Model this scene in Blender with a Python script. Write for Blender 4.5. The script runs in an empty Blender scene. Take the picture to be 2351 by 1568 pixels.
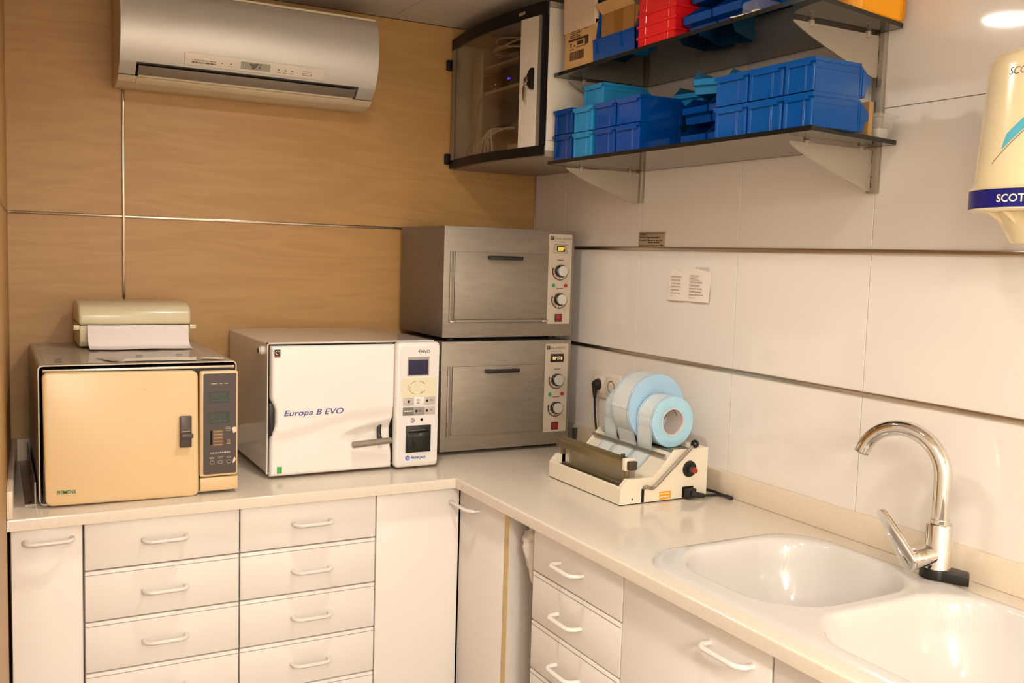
import bpy, bmesh, math, random
from mathutils import Vector, Matrix
random.seed(7)
PI = math.pi
S = bpy.context.scene
COL = S.collection

# ------------------------------------------------------------ camera
cd = bpy.data.cameras.new('camera'); cam = bpy.data.objects.new('camera', cd); COL.objects.link(cam)
cd.sensor_fit = 'HORIZONTAL'; cd.sensor_width = 36.0; cd.lens = 36.0 * 2198.284 / 2351.0
cd.clip_start = 0.02
cam.matrix_world = (Matrix.Translation((-1.762, -3.0673, 1.5323)) @ Matrix.Rotation(math.radians(-28.7461), 4, 'Z')
                    @ Matrix.Rotation(math.radians(84.879), 4, 'X') @ Matrix.Rotation(math.radians(1.7493), 4, 'Z'))
S.camera = cam

# ------------------------------------------------------------ world, lamps, exposure
W = bpy.data.worlds.new('world'); S.world = W; W.use_nodes = True
W.node_tree.nodes['Background'].inputs[0].default_value = (1.0, 0.86, 0.70, 1)
W.node_tree.nodes['Background'].inputs[1].default_value = 0.05
def lamp(loc, watts, size, spread, rot=(0, 0, 0)):
    d = bpy.data.lights.new('downlight_or_fill', 'AREA'); d.shape = 'DISK'; d.size = size
    d.energy = watts; d.color = (1.0, 0.945, 0.865); d.spread = math.radians(spread)
    o = bpy.data.objects.new('downlight_or_fill', d); COL.objects.link(o); o.location = loc; o.rotation_euler = rot
    return o
lamp((-0.98, -1.15, 2.296), 6.0, 0.13, 165)
lamp((-1.06, -2.18, 2.296), 2.8, 0.13, 165)
lamp((-1.60, -3.25, 2.296), 11.0, 0.16, 165)  # added unseen fill, set to the left to brighten the right-hand cabinet fronts
lamp((-1.60, -4.60, 2.296), 48.0, 0.40, 170)  # added fill behind the camera, lights the cabinet fronts head-on
lamp((-1.60, -5.25, 2.296), 48.0, 0.40, 170)  # second added fill, farther back in the unseen end of the room
S.view_settings.view_transform = 'Standard'; S.view_settings.look = 'None'
S.view_settings.gamma = 1.0; S.view_settings.use_curve_mapping = False
S.view_settings.exposure = 0.43

# ------------------------------------------------------------ materials
def lin(h):
    h = h.lstrip('#'); out = []
    for i in (0, 2, 4):
        c = int(h[i:i+2], 16) / 255.0
        out.append(c / 12.92 if c <= 0.04045 else ((c + 0.055) / 1.055) ** 2.4)
    return (*out, 1)
MATS = {}
def P(name, hexc, rough=0.45, metal=0.0, var=0.0, scale=30.0, bump=0.0, bscale=200.0, stretch=(1, 1, 1), coat=0.0, spec=0.5, emit=None, estr=0.0):
    m = bpy.data.materials.new(name); m.use_nodes = True; nt = m.node_tree; b = nt.nodes['Principled BSDF']
    c = lin(hexc)
    b.inputs['Base Color'].default_value = c; b.inputs['Roughness'].default_value = rough; b.inputs['Metallic'].default_value = metal
    b.inputs['Coat Weight'].default_value = coat; b.inputs['Coat Roughness'].default_value = 0.08
    b.inputs['Specular IOR Level'].default_value = spec
    if emit: b.inputs['Emission Color'].default_value = lin(emit); b.inputs['Emission Strength'].default_value = estr
    tc = nt.nodes.new('ShaderNodeTexCoord'); mp = nt.nodes.new('ShaderNodeMapping'); mp.inputs['Scale'].default_value = stretch
    nt.links.new(tc.outputs['Object'], mp.inputs['Vector'])
    n = nt.nodes.new('ShaderNodeTexNoise'); n.inputs['Scale'].default_value = scale; n.inputs['Detail'].default_value = 4
    nt.links.new(mp.outputs[0], n.inputs['Vector'])
    if var > 0:
        r = nt.nodes.new('ShaderNodeValToRGB'); r.color_ramp.elements[0].position = 0.3; r.color_ramp.elements[1].position = 0.7
        r.color_ramp.elements[0].color = (c[0]*(1-var), c[1]*(1-var), c[2]*(1-var), 1)
        r.color_ramp.elements[1].color = (min(1, c[0]*(1+var)), min(1, c[1]*(1+var)), min(1, c[2]*(1+var)), 1)
        nt.links.new(n.outputs[0], r.inputs[0]); nt.links.new(r.outputs[0], b.inputs['Base Color'])
    if bump > 0:
        n2 = nt.nodes.new('ShaderNodeTexNoise'); n2.inputs['Scale'].default_value = bscale; nt.links.new(mp.outputs[0], n2.inputs['Vector'])
        bp = nt.nodes.new('ShaderNodeBump'); bp.inputs['Strength'].default_value = bump; bp.inputs['Distance'].default_value = 0.002
        nt.links.new(n2.outputs[0], bp.inputs['Height']); nt.links.new(bp.outputs[0], b.inputs['Normal'])
    MATS[name] = m
    return m
def wood(name, ca, cb, axis):
    m = bpy.data.materials.new(name); m.use_nodes = True; nt = m.node_tree; b = nt.nodes['Principled BSDF']; L = nt.links.new
    b.inputs['Roughness'].default_value = 0.42
    tc = nt.nodes.new('ShaderNodeTexCoord'); mp = nt.nodes.new('ShaderNodeMapping')
    mp.inputs['Scale'].default_value = (0.9, 1, 7) if axis == 'x' else (1, 0.9, 7)
    L(tc.outputs['Object'], mp.inputs['Vector'])
    n = nt.nodes.new('ShaderNodeTexNoise'); n.inputs['Scale'].default_value = 2.2; n.inputs['Detail'].default_value = 3; n.inputs['Distortion'].default_value = 0.6
    L(mp.outputs[0], n.inputs['Vector'])
    w = nt.nodes.new('ShaderNodeMath'); w.operation = 'MULTIPLY'; w.inputs[1].default_value = 9.0; L(n.outputs[0], w.inputs[0])
    fr = nt.nodes.new('ShaderNodeMath'); fr.operation = 'PINGPONG'; fr.inputs[1].default_value = 1.0; L(w.outputs[0], fr.inputs[0])
    mp2 = nt.nodes.new('ShaderNodeMapping'); mp2.inputs['Scale'].default_value = (3, 3, 90) if axis == 'x' else (3, 3, 90)
    L(tc.outputs['Object'], mp2.inputs['Vector'])
    n2 = nt.nodes.new('ShaderNodeTexNoise'); n2.inputs['Scale'].default_value = 3.0; n2.inputs['Detail'].default_value = 6; n2.inputs['Roughness'].default_value = 0.7
    L(mp2.outputs[0], n2.inputs['Vector'])
    mx = nt.nodes.new('ShaderNodeMix'); mx.data_type = 'FLOAT'; mx.inputs[0].default_value = 0.55; L(fr.outputs[0], mx.inputs[2]); L(n2.outputs[0], mx.inputs[3])
    r = nt.nodes.new('ShaderNodeValToRGB'); r.color_ramp.elements[0].position = 0.25; r.color_ramp.elements[1].position = 0.75
    r.color_ramp.elements[0].color = lin(ca); r.color_ramp.elements[1].color = lin(cb)
    L(mx.outputs[0], r.inputs[0]); L(r.outputs[0], b.inputs['Base Color'])
    MATS[name] = m; return m
def glass(name, tint, refl=1.0, alpha_glossy_rough=0.02):
    m = bpy.data.materials.new(name); m.use_nodes = True; nt = m.node_tree; L = nt.links.new
    nt.nodes.remove(nt.nodes['Principled BSDF']); out = nt.nodes['Material Output']
    t = nt.nodes.new('ShaderNodeBsdfTransparent'); t.inputs[0].default_value = (*tint, 1)
    g = nt.nodes.new('ShaderNodeBsdfGlossy'); g.inputs['Roughness'].default_value = alpha_glossy_rough; g.inputs[0].default_value = (0.95, 0.95, 0.95, 1)
    f = nt.nodes.new('ShaderNodeFresnel'); f.inputs[0].default_value = 1.5
    k = nt.nodes.new('ShaderNodeMath'); k.operation = 'MULTIPLY'; k.inputs[1].default_value = refl; L(f.outputs[0], k.inputs[0])
    mix = nt.nodes.new('ShaderNodeMixShader'); L(k.outputs[0], mix.inputs[0]); L(t.outputs[0], mix.inputs[1]); L(g.outputs[0], mix.inputs[2])
    L(mix.outputs[0], out.inputs[0]); MATS[name] = m; return m
def film(name, hexc, mixf, rough=0.2):
    m = bpy.data.materials.new(name); m.use_nodes = True; nt = m.node_tree; L = nt.links.new
    b = nt.nodes['Principled BSDF']; out = nt.nodes['Material Output']; b.inputs['Base Color'].default_value = lin(hexc); b.inputs['Roughness'].default_value = rough
    t = nt.nodes.new('ShaderNodeBsdfTransparent'); mix = nt.nodes.new('ShaderNodeMixShader'); mix.inputs[0].default_value = mixf
    L(t.outputs[0], mix.inputs[1]); L(b.outputs[0], mix.inputs[2]); L(mix.outputs[0], out.inputs[0]); MATS[name] = m; return m

wood('wood_x', 'B0854E', 'BA9058', 'x'); wood('wood_y', 'B0854E', 'BA9058', 'y')
P('tile', 'EDE4DA', 0.06, spec=0.55); P('grout', 'D2C0AC', 0.8)
P('ceiling', 'C9BFB2', 0.6); P('floor', 'A79B8C', 0.5, var=0.08); P('plaster', 'E4DED6', 0.7)
P('counter', 'E0D3C1', 0.15, var=0.025, scale=160); P('upstand', 'E4D3BB', 0.25, var=0.02, scale=160)
P('laminate', 'EEE6DE', 0.32); P('carcass', 'D8CEC4', 0.55); P('dark_gap', '4A4038', 0.8); P('raw_edge', 'D6B880', 0.6, var=0.1)
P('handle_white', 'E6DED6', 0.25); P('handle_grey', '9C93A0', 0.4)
P('chrome', 'E6E2DC', 0.06, 1.0); P('trim_steel', 'C8BCAC', 0.28, 1.0); P('trim_bead', 'A89A8A', 0.22, 1.0); P('knob_face', 'D8D2C8', 0.3, 0.6); P('brushed', '988E81', 0.48, 0.7, var=0.07, scale=14, bump=0.12, bscale=60, stretch=(1, 1, 6))
P('steel_panel', 'A89E92', 0.42, 0.85, var=0.10, scale=9, bump=0.05, bscale=120)
P('steel_side', '8A7F76', 0.45, 0.7, var=0.05)
P('black', '17130F', 0.35); P('black_gloss', '14110F', 0.12); P('rubber', '1E1A18', 0.6); P('void', '0B0908', 0.9)
P('silver', 'CBC6BE', 0.42, 0.5, bump=0.02, bscale=900); P('silver_panel', 'D6CCBE', 0.35, 0.35); P('louver', '8E8276', 0.4, 0.4); P('ac_cream', 'D3C3A4', 0.45)
P('lcd_grey', '9C9A88', 0.3); P('icon', '5C5148', 0.6)
P('auto_white', 'F0E8E1', 0.14, coat=0.4); P('auto_case', 'D8CEC4', 0.12, coat=0.3); P('panel_white', 'E6E0DC', 0.3); P('panel_yellow', 'E4DABB', 0.4)
P('btn_grey', 'C2B9AF', 0.4); P('btn_mid', '9A928C', 0.4); P('btn_dark', '7A736E', 0.4); P('screen_blue', '1D1A3E', 0.15); P('screen_frame', 'A29A90', 0.35)
P('ink_blue', '3A3F92', 0.5); P('ink_black', '2E2A2A', 0.6); P('ink_grey', '7F766C', 0.6); P('ink_teal', '1F7A62', 0.5); P('logo_blue', '2E5FA6', 0.5)
P('sticker_green', '4FA552', 0.5, var=0.35, scale=260); P('sticker_red', 'C23A34', 0.5); P('sticker_orange', 'F2A01E', 0.5); P('sticker_white', 'F2E6D4', 0.5)
P('beige_yellow', 'E0C190', 0.33, coat=0.15); P('sie_panel', '453B38', 0.3); P('sie_case', 'B9AE9E', 0.35, 0.3); P('lcd_green', '2C3A2C', 0.25); P('seg', '3E4A3C', 0.4); P('key_brown', '6B5137', 0.4); P('ink_gold', 'C8A66E', 0.5); P('ink_pale', 'BDB3A6', 0.5); P('chip', 'E9CFB4', 0.5)
P('handle_brown', '4A403A', 0.35)
P('disp_cream', 'D8CCA8', 0.3, coat=0.2); P('towel', 'F1E6E0', 0.85, bump=0.1, bscale=300)
P('sealer_cream', 'EBDFC8', 0.35, var=0.01); P('bronze', '8B7A56', 0.3, 0.6); P('bronze_dark', '4C4234', 0.4, 0.4); P('tray_grey', '6F695F', 0.5)
P('roll_blue', 'A9CDE8', 0.4, var=0.08, scale=4, stretch=(1, 1, 1)); P('roll_blue_b', 'ACD8EC', 0.4, var=0.04); P('roll_paper', 'D9DFDD', 0.3, bump=0.15, bscale=30); P('core', 'E3D6CE', 0.6); P('print_blue', '74A4D6', 0.5)
P('knob_red', 'A82A1E', 0.35); P('led_green', '128A52', 0.2, emit='128A52', estr=0.15); P('led_red', 'A01A1A', 0.2, emit='A01A1A', estr=0.1); P('switch_red', '8E1414', 0.25)
P('plate_alu', 'C8BAA6', 0.4, 0.3); P('display_yellow', 'D9C23A', 0.4, emit='E8D050', estr=0.25); P('digit', 'F0A060', 0.4, emit='FFB070', estr=0.9)
P('bin_navy', '0A3C82', 0.10, spec=0.45); P('bin_teal', '1F7FB4', 0.10, spec=0.45); P('bin_royal', '003E8C', 0.10, spec=0.45); P('bin_blue', '004C98', 0.10, spec=0.45); P('bin_deep', '003F8C', 0.10, spec=0.45)
P('bin_red', 'D8141A', 0.3, coat=0.2); P('bin_yellow', 'F7A600', 0.35)
P('cardboard', 'C69C62', 0.75, var=0.04, scale=20); P('cardboard_dark', '9E7038', 0.7, var=0.04); P('carton_white', 'D6BBA0', 0.6); P('tape', '8F5E26', 0.35); P('ink_brown', '4A2E1C', 0.7)
P('cab_white', 'CFC3B2', 0.4); P('cab_grey', '98897A', 0.45); P('cab_black', '0C0908', 0.5, spec=0.25); P('cab_in', 'CFC6B6', 0.6); P('device', '1A1512', 0.5); P('led_blue', '3A2CFF', 0.3, emit='4030FF', estr=3.0); P('led_white', 'FFF0DC', 0.3, emit='FFF0DC', estr=1.0); P('cable_white', 'EFE6D8', 0.5); P('key_metal', '8C7A5C', 0.3, 0.8)
P('bracket', 'B4A998', 0.42, 0.3); P('upright', 'A79E90', 0.35, 0.6); P('slot', '3A322C', 0.8)
P('ceramic', 'D6D0C9', 0.10); P('cloth', 'E2D8CC', 0.9, bump=0.3, bscale=60); P('scott_cream', 'F0DDB2', 0.22, coat=0.3); P('scott_blue', '141878', 0.3); P('stripe_teal', '58B6CC', 0.4)
P('paper', 'F2E4D6', 0.8); P('ink_pencil', '9A8D86', 0.8); P('plaque', 'BBA88E', 0.35, 0.3); P('socket', 'EFE2D2', 0.3)
P('tub_white', 'D8D2C2', 0.3); P('wadding', 'EFE6D0', 0.8); P('led_ring', 'E8E0D6', 0.5)
glass('glass_shelf', (0.72, 0.72, 0.66), 1.1); P('glass_edge', '12140F', 0.2)
glass('cab_glass', (0.84, 0.81, 0.76), 0.3); film('clear_plastic', 'E6E0D2', 0.30, 0.15); film('clear_film', 'DCD0B8', 0.45, 0.10); film('bubble_clear', 'E6E0D2', 0.12, 0.08); film('jaw_clear', 'B9A880', 0.45, 0.15)

# ------------------------------------------------------------ helpers
ORIG = {}
def obj(name, bm, mat, parent=None, ang=35, kind=None, label=None):
    me = bpy.data.meshes.new(name)
    if parent is not None:
        o3 = ORIG[parent.name]
        bmesh.ops.translate(bm, verts=bm.verts, vec=-o3)
    bmesh.ops.recalc_face_normals(bm, faces=bm.faces)
    bm.to_mesh(me); bm.free()
    for p in me.polygons: p.use_smooth = True
    me.set_sharp_from_angle(angle=math.radians(ang))
    for mm in (mat if isinstance(mat, (list, tuple)) else [mat]): me.materials.append(MATS[mm] if isinstance(mm, str) else mm)
    o = bpy.data.objects.new(name, me); COL.objects.link(o)
    if parent is not None:
        o.parent = parent; ORIG[o.name] = ORIG[parent.name]
    else: ORIG[o.name] = Vector((0, 0, 0))
    if kind: o['kind'] = kind
    if label: o['label'] = label
    return o
def thing(name, label, cat, loc, group=None):
    e = bpy.data.objects.new(name, None); COL.objects.link(e); e.location = loc; e.empty_display_size = 0.05
    e['label'] = label; e['category'] = cat
    if group: e['group'] = group
    ORIG[e.name] = Vector(loc); return e
def tag(o, label, cat, group=None):
    o['label'] = label; o['category'] = cat
    if group: o['group'] = group
    return o
def one(name, bm, mat, label, cat, group=None, ang=35):
    """single-mesh thing whose origin sits at its base centre"""
    bmesh.ops.recalc_face_normals(bm, faces=bm.faces)
    xs = [v.co for v in bm.verts]
    c = Vector(((min(v.x for v in xs)+max(v.x for v in xs))/2, (min(v.y for v in xs)+max(v.y for v in xs))/2, min(v.z for v in xs)))
    bmesh.ops.translate(bm, verts=bm.verts, vec=-c)
    o = obj(name, bm, mat, None, ang); o.location = c; ORIG[o.name] = c
    return tag(o, label, cat, group)
def BM(): return bmesh.new()
def box(bm, x0, x1, y0, y1, z0, z1, bev=0.0, seg=2, M=None):
    t = bmesh.new()
    bmesh.ops.create_cube(t, size=1.0)
    for v in t.verts: v.co = Vector(((x0+x1)/2+v.co.x*(x1-x0), (y0+y1)/2+v.co.y*(y1-y0), (z0+z1)/2+v.co.z*(z1-z0)))
    if bev > 0: bmesh.ops.bevel(t, geom=list(t.edges), offset=bev, segments=seg, profile=0.5, affect='EDGES')
    if M is not None: bmesh.ops.transform(t, matrix=M, verts=t.verts)
    merge(bm, t); return bm
def merge(bm, t):
    mp = {}
    for v in t.verts: mp[v] = bm.verts.new(v.co)
    for f in t.faces:
        try: bm.faces.new([mp[v] for v in f.verts]).material_index = f.material_index
        except ValueError: pass
    t.free()
def B(*a, **k): return box(bmesh.new(), *a, **k)
def prism(bm, poly, axis, a, b, bev=0.0, seg=2):
    """poly: list of 2-D points; axis x: (y,z), y: (x,z), z: (x,y)"""
    t = bmesh.new()
    def mk(p, v): return {'x': (v, p[0], p[1]), 'y': (p[0], v, p[1]), 'z': (p[0], p[1], v)}[axis]
    va = [t.verts.new(mk(p, a)) for p in poly]; vb = [t.verts.new(mk(p, b)) for p in poly]
    t.faces.new(va); t.faces.new(vb[::-1]); n = len(poly)
    for i in range(n): t.faces.new([va[i], va[(i+1) % n], vb[(i+1) % n], vb[i]])
    bmesh.ops.recalc_face_normals(t, faces=t.faces)
    if bev > 0: bmesh.ops.bevel(t, geom=list(t.edges), offset=bev, segments=seg, profile=0.5, affect='EDGES')
    merge(bm, t); return bm
def frame(t, u):
    t = t.normalized(); a = Vector(u)
    if abs(t.dot(a)) > 0.95: a = Vector((1, 0, 0)) if abs(t.x) < 0.9 else Vector((0, 1, 0))
    n = (a - t*a.dot(t)).normalized(); return n, t.cross(n)
def tube(bm, pts, r, seg=10, cap=True, up=(0, 0, 1), flat=1.0):
    pts = [Vector(p) for p in pts]; rings = []; n = len(pts)
    rr = r if isinstance(r, (list, tuple)) else [r]*n
    nprev = None
    for i, p in enumerate(pts):
        t = (pts[min(i+1, n-1)] - pts[max(i-1, 0)]).normalized()
        if nprev is None: a, b = frame(t, up)
        else:
            a = (nprev - t*nprev.dot(t)).normalized(); b = t.cross(a)
        nprev = a
        rings.append([bm.verts.new(p + (a*math.cos(2*PI*k/seg)*flat + b*math.sin(2*PI*k/seg))*rr[i]) for k in range(seg)])
    for i in range(n-1):
        for k in range(seg): bm.faces.new([rings[i][k], rings[i][(k+1) % seg], rings[i+1][(k+1) % seg], rings[i+1][k]])
    if cap: bm.faces.new(rings[0][::-1]); bm.faces.new(rings[-1])
    return bm
def smooth_path(pts, sub=6):
    pts = [Vector(p) for p in pts]; out = []
    for i in range(len(pts)-1):
        p0 = pts[max(i-1, 0)]; p1 = pts[i]; p2 = pts[i+1]; p3 = pts[min(i+2, len(pts)-1)]
        for k in range(sub):
            t = k/sub
            out.append(0.5*((2*p1)+(p2-p0)*t+(2*p0-5*p1+4*p2-p3)*t*t+(3*p1-p0-3*p2+p3)*t**3))
    out.append(pts[-1]); return out
def lathe(bm, prof, origin, axis, seg=32, up=(0, 0, 1), closed=False):
    """prof: list of (radius, height along axis)"""
    ax = Vector(axis).normalized(); a, b = frame(ax, up); o = Vector(origin); rings = []
    for r, h in prof:
        if r < 1e-6: rings.append([bm.verts.new(o+ax*h)])
        else: rings.append([bm.verts.new(o+ax*h+(a*math.cos(2*PI*k/seg)+b*math.sin(2*PI*k/seg))*r) for k in range(seg)])
    pr = list(zip(rings, rings[1:])) + ([(rings[-1], rings[0])] if closed else [])
    for A, C in pr:
        for k in range(seg):
            k2 = (k+1) % seg
            if len(A) == 1 and len(C) == 1: continue
            if len(A) == 1: bm.faces.new([A[0], C[k2], C[k]])
            elif len(C) == 1: bm.faces.new([A[k], A[k2], C[0]])
            else: bm.faces.new([A[k], A[k2], C[k2], C[k]])
    return bm
def disc(bm, c, n, r, h, seg=24): return lathe(bm, [(0, 0), (r, 0), (r, h), (0, h)], c, n, seg)
def text(name, s, size, o, xd, ud, mat, parent, ex=0.0002, shear=0.0, bold=0.0, align='LEFT', sx=1.0, bend=None):
    cu = bpy.data.curves.new('t', 'FONT'); cu.body = s; cu.size = size; cu.extrude = ex; cu.shear = shear; cu.offset = bold; cu.align_x = align
    cu.resolution_u = 3
    t = bpy.data.objects.new('t', cu); COL.objects.link(t)
    dg = bpy.context.evaluated_depsgraph_get(); me = bpy.data.meshes.new_from_object(t.evaluated_get(dg))
    bpy.data.objects.remove(t); bpy.data.curves.remove(cu)
    bm = bmesh.new(); bm.from_mesh(me); bpy.data.meshes.remove(me)
    x = Vector(xd).normalized(); u = Vector(ud).normalized(); n = x.cross(u); o = Vector(o)
    for v in bm.verts:
        if bend: v.co = bend(v.co.x*sx, v.co.y, v.co.z)
        else: v.co = o + x*(v.co.x*sx) + u*v.co.y + n*(v.co.z+ex)
    return obj(name, bm, mat, parent)
def dashes(bm, o, xd, ud, rows, length, pitch, h, seed=1, jit=0.35):
    """lines of illegible print as thin strokes"""
    rnd = random.Random(seed); x = Vector(xd); u = Vector(ud); n = x.cross(u)
    for r in range(rows):
        p = 0; L = length*(1-jit*rnd.random())
        while p < L:
            w = min(L-p, length*(0.05+0.12*rnd.random()))
            q = Vector(o)-u*(r*pitch)+x*p
            vs = [bm.verts.new(q+x*a+u*b+n*0.0003) for a, b in ((0, 0), (w, 0), (w, h), (0, h))]; bm.faces.new(vs)
            p += w+length*0.03
    return bm
def plate(outer, holes, z0, z1, bev=0.0):
    bm = bmesh.new(); E = []; loops = []
    for lp in [outer]+holes:
        vs = [bm.verts.new((p[0], p[1], z1)) for p in lp]; loops.append(vs)
        for i in range(len(vs)): E.append(bm.edges.new((vs[i], vs[(i+1) % len(vs)])))
    r = bmesh.ops.triangle_fill(bm, edges=E, use_beauty=True)
    fs = [g for g in r['geom'] if isinstance(g, bmesh.types.BMFace)]
    ret = bmesh.ops.extrude_face_region(bm, geom=fs)
    nv = [g for g in ret['geom'] if isinstance(g, bmesh.types.BMVert)]
    bmesh.ops.translate(bm, verts=nv, vec=(0, 0, z0-z1))
    bmesh.ops.recalc_face_normals(bm, faces=bm.faces)
    if bev > 0:
        s = set(loops[0]); ed = [e for e in bm.edges if e.verts[0] in s and e.verts[1] in s and len(e.link_faces) == 2 and abs(e.link_faces[0].normal.z-e.link_faces[1].normal.z) > 0.5]
        bmesh.ops.bevel(bm, geom=ed, offset=bev, segments=3, profile=0.5, affect='EDGES')
    return bm
def rrect(x0, x1, y0, y1, r, n=8):
    out = []
    for cx, cy, a0 in ((x1-r, y1-r, 0), (x0+r, y1-r, PI/2), (x0+r, y0+r, PI), (x1-r, y0+r, 1.5*PI)):
        for k in range(n+1):
            a = a0+PI/2*k/n; out.append((cx+r*math.cos(a), cy+r*math.sin(a)))
    return out
def copy_thing(root, loc, rotz=0.0, label=None, group=None, name=None):
    r = root.copy(); COL.objects.link(r); r.location = loc; r.rotation_euler = (0, 0, rotz)
    if label: r['label'] = label
    if group: r['group'] = group
    for ch in [o for o in root.children]:
        c = ch.copy(); COL.objects.link(c); c.parent = r
        for g in [q for q in ch.children]:
            d = g.copy(); COL.objects.link(d); d.parent = c
    ORIG[r.name] = Vector(loc)
    return r
def sstep(a, b, x):
    t = max(0, min(1, (x-a)/(b-a))); return t*t*(3-2*t)

# ------------------------------------------------------------ room shell
ZC = 2.3052
Z1, Z2, Z3 = 1.5656, 1.2407, 1.8848
def lwx(y): return -1.7118 + 0.035*y
def structure(name, bm, mat): return obj(name, bm, mat, None, kind='structure')
structure('floor', B(-2.6, 0.2, -5.8, 0.2, -0.05, 0.0), 'floor')
wr = structure('wall_right', B(0.008, 0.15, -5.8, 0.15, 0, ZC+0.05), 'grout')
# glossy wall tiles: rows and columns as they run behind the counter
A0, TW = -0.2120, 0.4423
cols = [0.0] + [A0 - TW*k for k in range(0, 13)]
rows = [(0.55, 0.8965), (0.8965, Z2), (Z2, Z1), (Z1, Z3), (Z3, 2.2038), (2.2038, ZC)]
for ri, (za, zb) in enumerate(rows):
    for ci in range(len(cols)-1):
        y1, y0 = cols[ci], cols[ci+1]
        obj('wall_tile', B(0.0, 0.0085, y0+0.0008, y1-0.0008, za+0.0008, zb-0.0008, bev=0.0007, seg=1), 'tile', wr)
for n, z in ((1, Z1), (2, Z2)):
    structure('trim_%d' % n, B(-0.006, 0.002, -5.6, -0.001, z-0.006, z+0.006, bev=0.0025), 'trim_steel')
wb = structure('wall_back', B(-2.0, 0.15, 0.012, 0.15, 0, ZC+0.05), 'dark_gap')
XV, ZT = -1.4068, 1.6132
for x0, x1, z0, z1 in ((-1.72, XV, 0.6, ZT), (-1.72, XV, ZT, ZC), (XV, 0, 0.6, ZT), (XV, 0, ZT, ZC)):
    obj('wood_or_plaster_panel', B(x0+0.001, x1-0.001, 0.0, 0.013, z0+0.001, z1-0.001, bev=0.0008, seg=1), 'wood_x', wb)
structure('trim_3', B(-1.713, -0.001, -0.004, 0.003, ZT-0.004, ZT+0.004, bev=0.0015), 'trim_bead')
structure('trim_4', B(XV-0.004, XV+0.004, -0.0055, 0.003, 1.372, ZC, bev=0.0015), 'trim_bead')
structure('trim_5', B(-0.006, 0.0, -0.006, 0.0, 0.98, 1.81, bev=0.002), 'trim_steel')
wl = structure('wall_left', prism(BM(), [(lwx(0)-0.013, 0.15), (lwx(-5.8)-0.013, -5.8), (lwx(-5.8)-0.16, -5.8), (lwx(0)-0.16, 0.15)], 'z', 0, ZC+0.05), 'dark_gap')
for z0, z1 in ((0.0, ZT), (ZT, ZC)):
    for ya, yb in ((0.0, -1.3), (-1.3, -2.6), (-2.6, -4.2), (-4.2, -5.8)):
        obj('wood_or_plaster_panel', prism(BM(), [(lwx(ya), ya), (lwx(yb), yb), (lwx(yb)-0.014, yb), (lwx(ya)-0.014, ya)], 'z', z0+0.001, z1-0.001), 'wood_y' if ya > -1.0 else 'plaster', wl)  # panels past the first are unseen, made white plaster to bounce light
structure('trim_6', prism(BM(), [(lwx(-0.001)+0.004, -0.001), (lwx(-4.3)+0.004, -4.3), (lwx(-4.3)-0.002, -4.3), (lwx(0)-0.002, -0.001)], 'z', ZT-0.004, ZT+0.004), 'trim_bead')
structure('wall_front', B(-2.6, 0.15, -5.8, -5.65, 0, ZC+0.05), 'plaster')  # unseen wall behind the camera, added in white for bounce and reflections
ce = structure('ceiling', B(-2.6, 0.2, -5.8, 0.2, ZC+0.006, ZC+0.08), 'dark_gap')
for x0, x1 in ((-2.4, -1.79), (-1.79, -1.18), (-1.18, -0.576), (-0.576, 0.0)):
    for y0, y1 in ((-5.7, -4.0), (-4.0, -2.4), (-2.4, -1.2), (-1.2, 0.0)):
        obj('ceiling_panel', B(x0+0.0012, x1-0.0012, y0+0.0012, y1-0.0012, ZC, ZC+0.008, bev=0.001, seg=1), 'ceiling', ce)

# ------------------------------------------------------------ worktop with upstands, sink
ZK = 0.9; TH = 0.028; D1, D2 = 0.66, 0.6095
wt = thing('worktop', 'L-shaped cream stone worktop running along both walls', 'worktop', (-0.6, -0.6, ZK-TH))
SX0, SX1, SY0, SY1, SR = -0.572, -0.078, -2.56, -1.438, 0.125
outer = [(-0.001, -0.001), (lwx(0)+0.001, -0.001), (lwx(-D1)+0.001, -D1), (-D2, -D1), (-D2, -3.0), (-0.001, -3.0)]
hole = rrect(SX0+0.02, SX1-0.015, SY0+0.02, SY1-0.02, SR-0.02)
obj('slab', plate(outer, [hole], ZK-TH, ZK, bev=0.005), 'counter', wt)
obj('upstand', B(-0.0135, -0.0005, -3.0, -0.0005, ZK, 0.965, bev=0.002), 'upstand', wt)
obj('upstand', B(lwx(0)+0.014, -0.0135, -0.0135, -0.0005, ZK, 0.965, bev=0.002), 'upstand', wt)
obj('upstand', prism(BM(), [(lwx(0)+0.0005, -0.0005), (lwx(-D1)+0.0005, -D1+0.001), (lwx(-D1)+0.0135, -D1+0.001), (lwx(0)+0.0135, -0.0005)], 'z', ZK, 0.965, bev=0.0015), 'upstand', wt)

def sd_rr(x, y, x0, x1, y0, y1, r):
    qx = abs(x-(x0+x1)/2)-(x1-x0)/2+r; qy = abs(y-(y0+y1)/2)-(y1-y0)/2+r
    return math.hypot(max(qx, 0), max(qy, 0))+min(max(qx, qy), 0)-r
def sink_z(x, y):
    do = sd_rr(x, y, SX0, SX1, SY0, SY1, SR)
    z = ZK-0.008+0.0145*sstep(0.004, -0.010, do)
    z += 0.0012*sstep(-0.014, -0.02, do)
    for bx in ((-0.512, -0.118, -1.845, -1.478, 0.13), (-0.536, -0.108, -2.47, -1.888, 0.12)):
        d = sd_rr(x, y, *bx)
        if d < 0.012:
            t = sstep(0.012, -0.016, d)*0.012
            u = max(0.0, min(1.0, (-d+0.002)/0.085))
            z -= t + 0.155*(1-(1-u)**2.2)*sstep(0, 0.18, u) + 0.012*sstep(0.08, 0.17, -d)
    return z
bm = BM(); st = 0.0055
nx = int((SX1-SX0+0.02)/st)+1; ny = int((SY1-SY0+0.02)/st)+1
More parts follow.
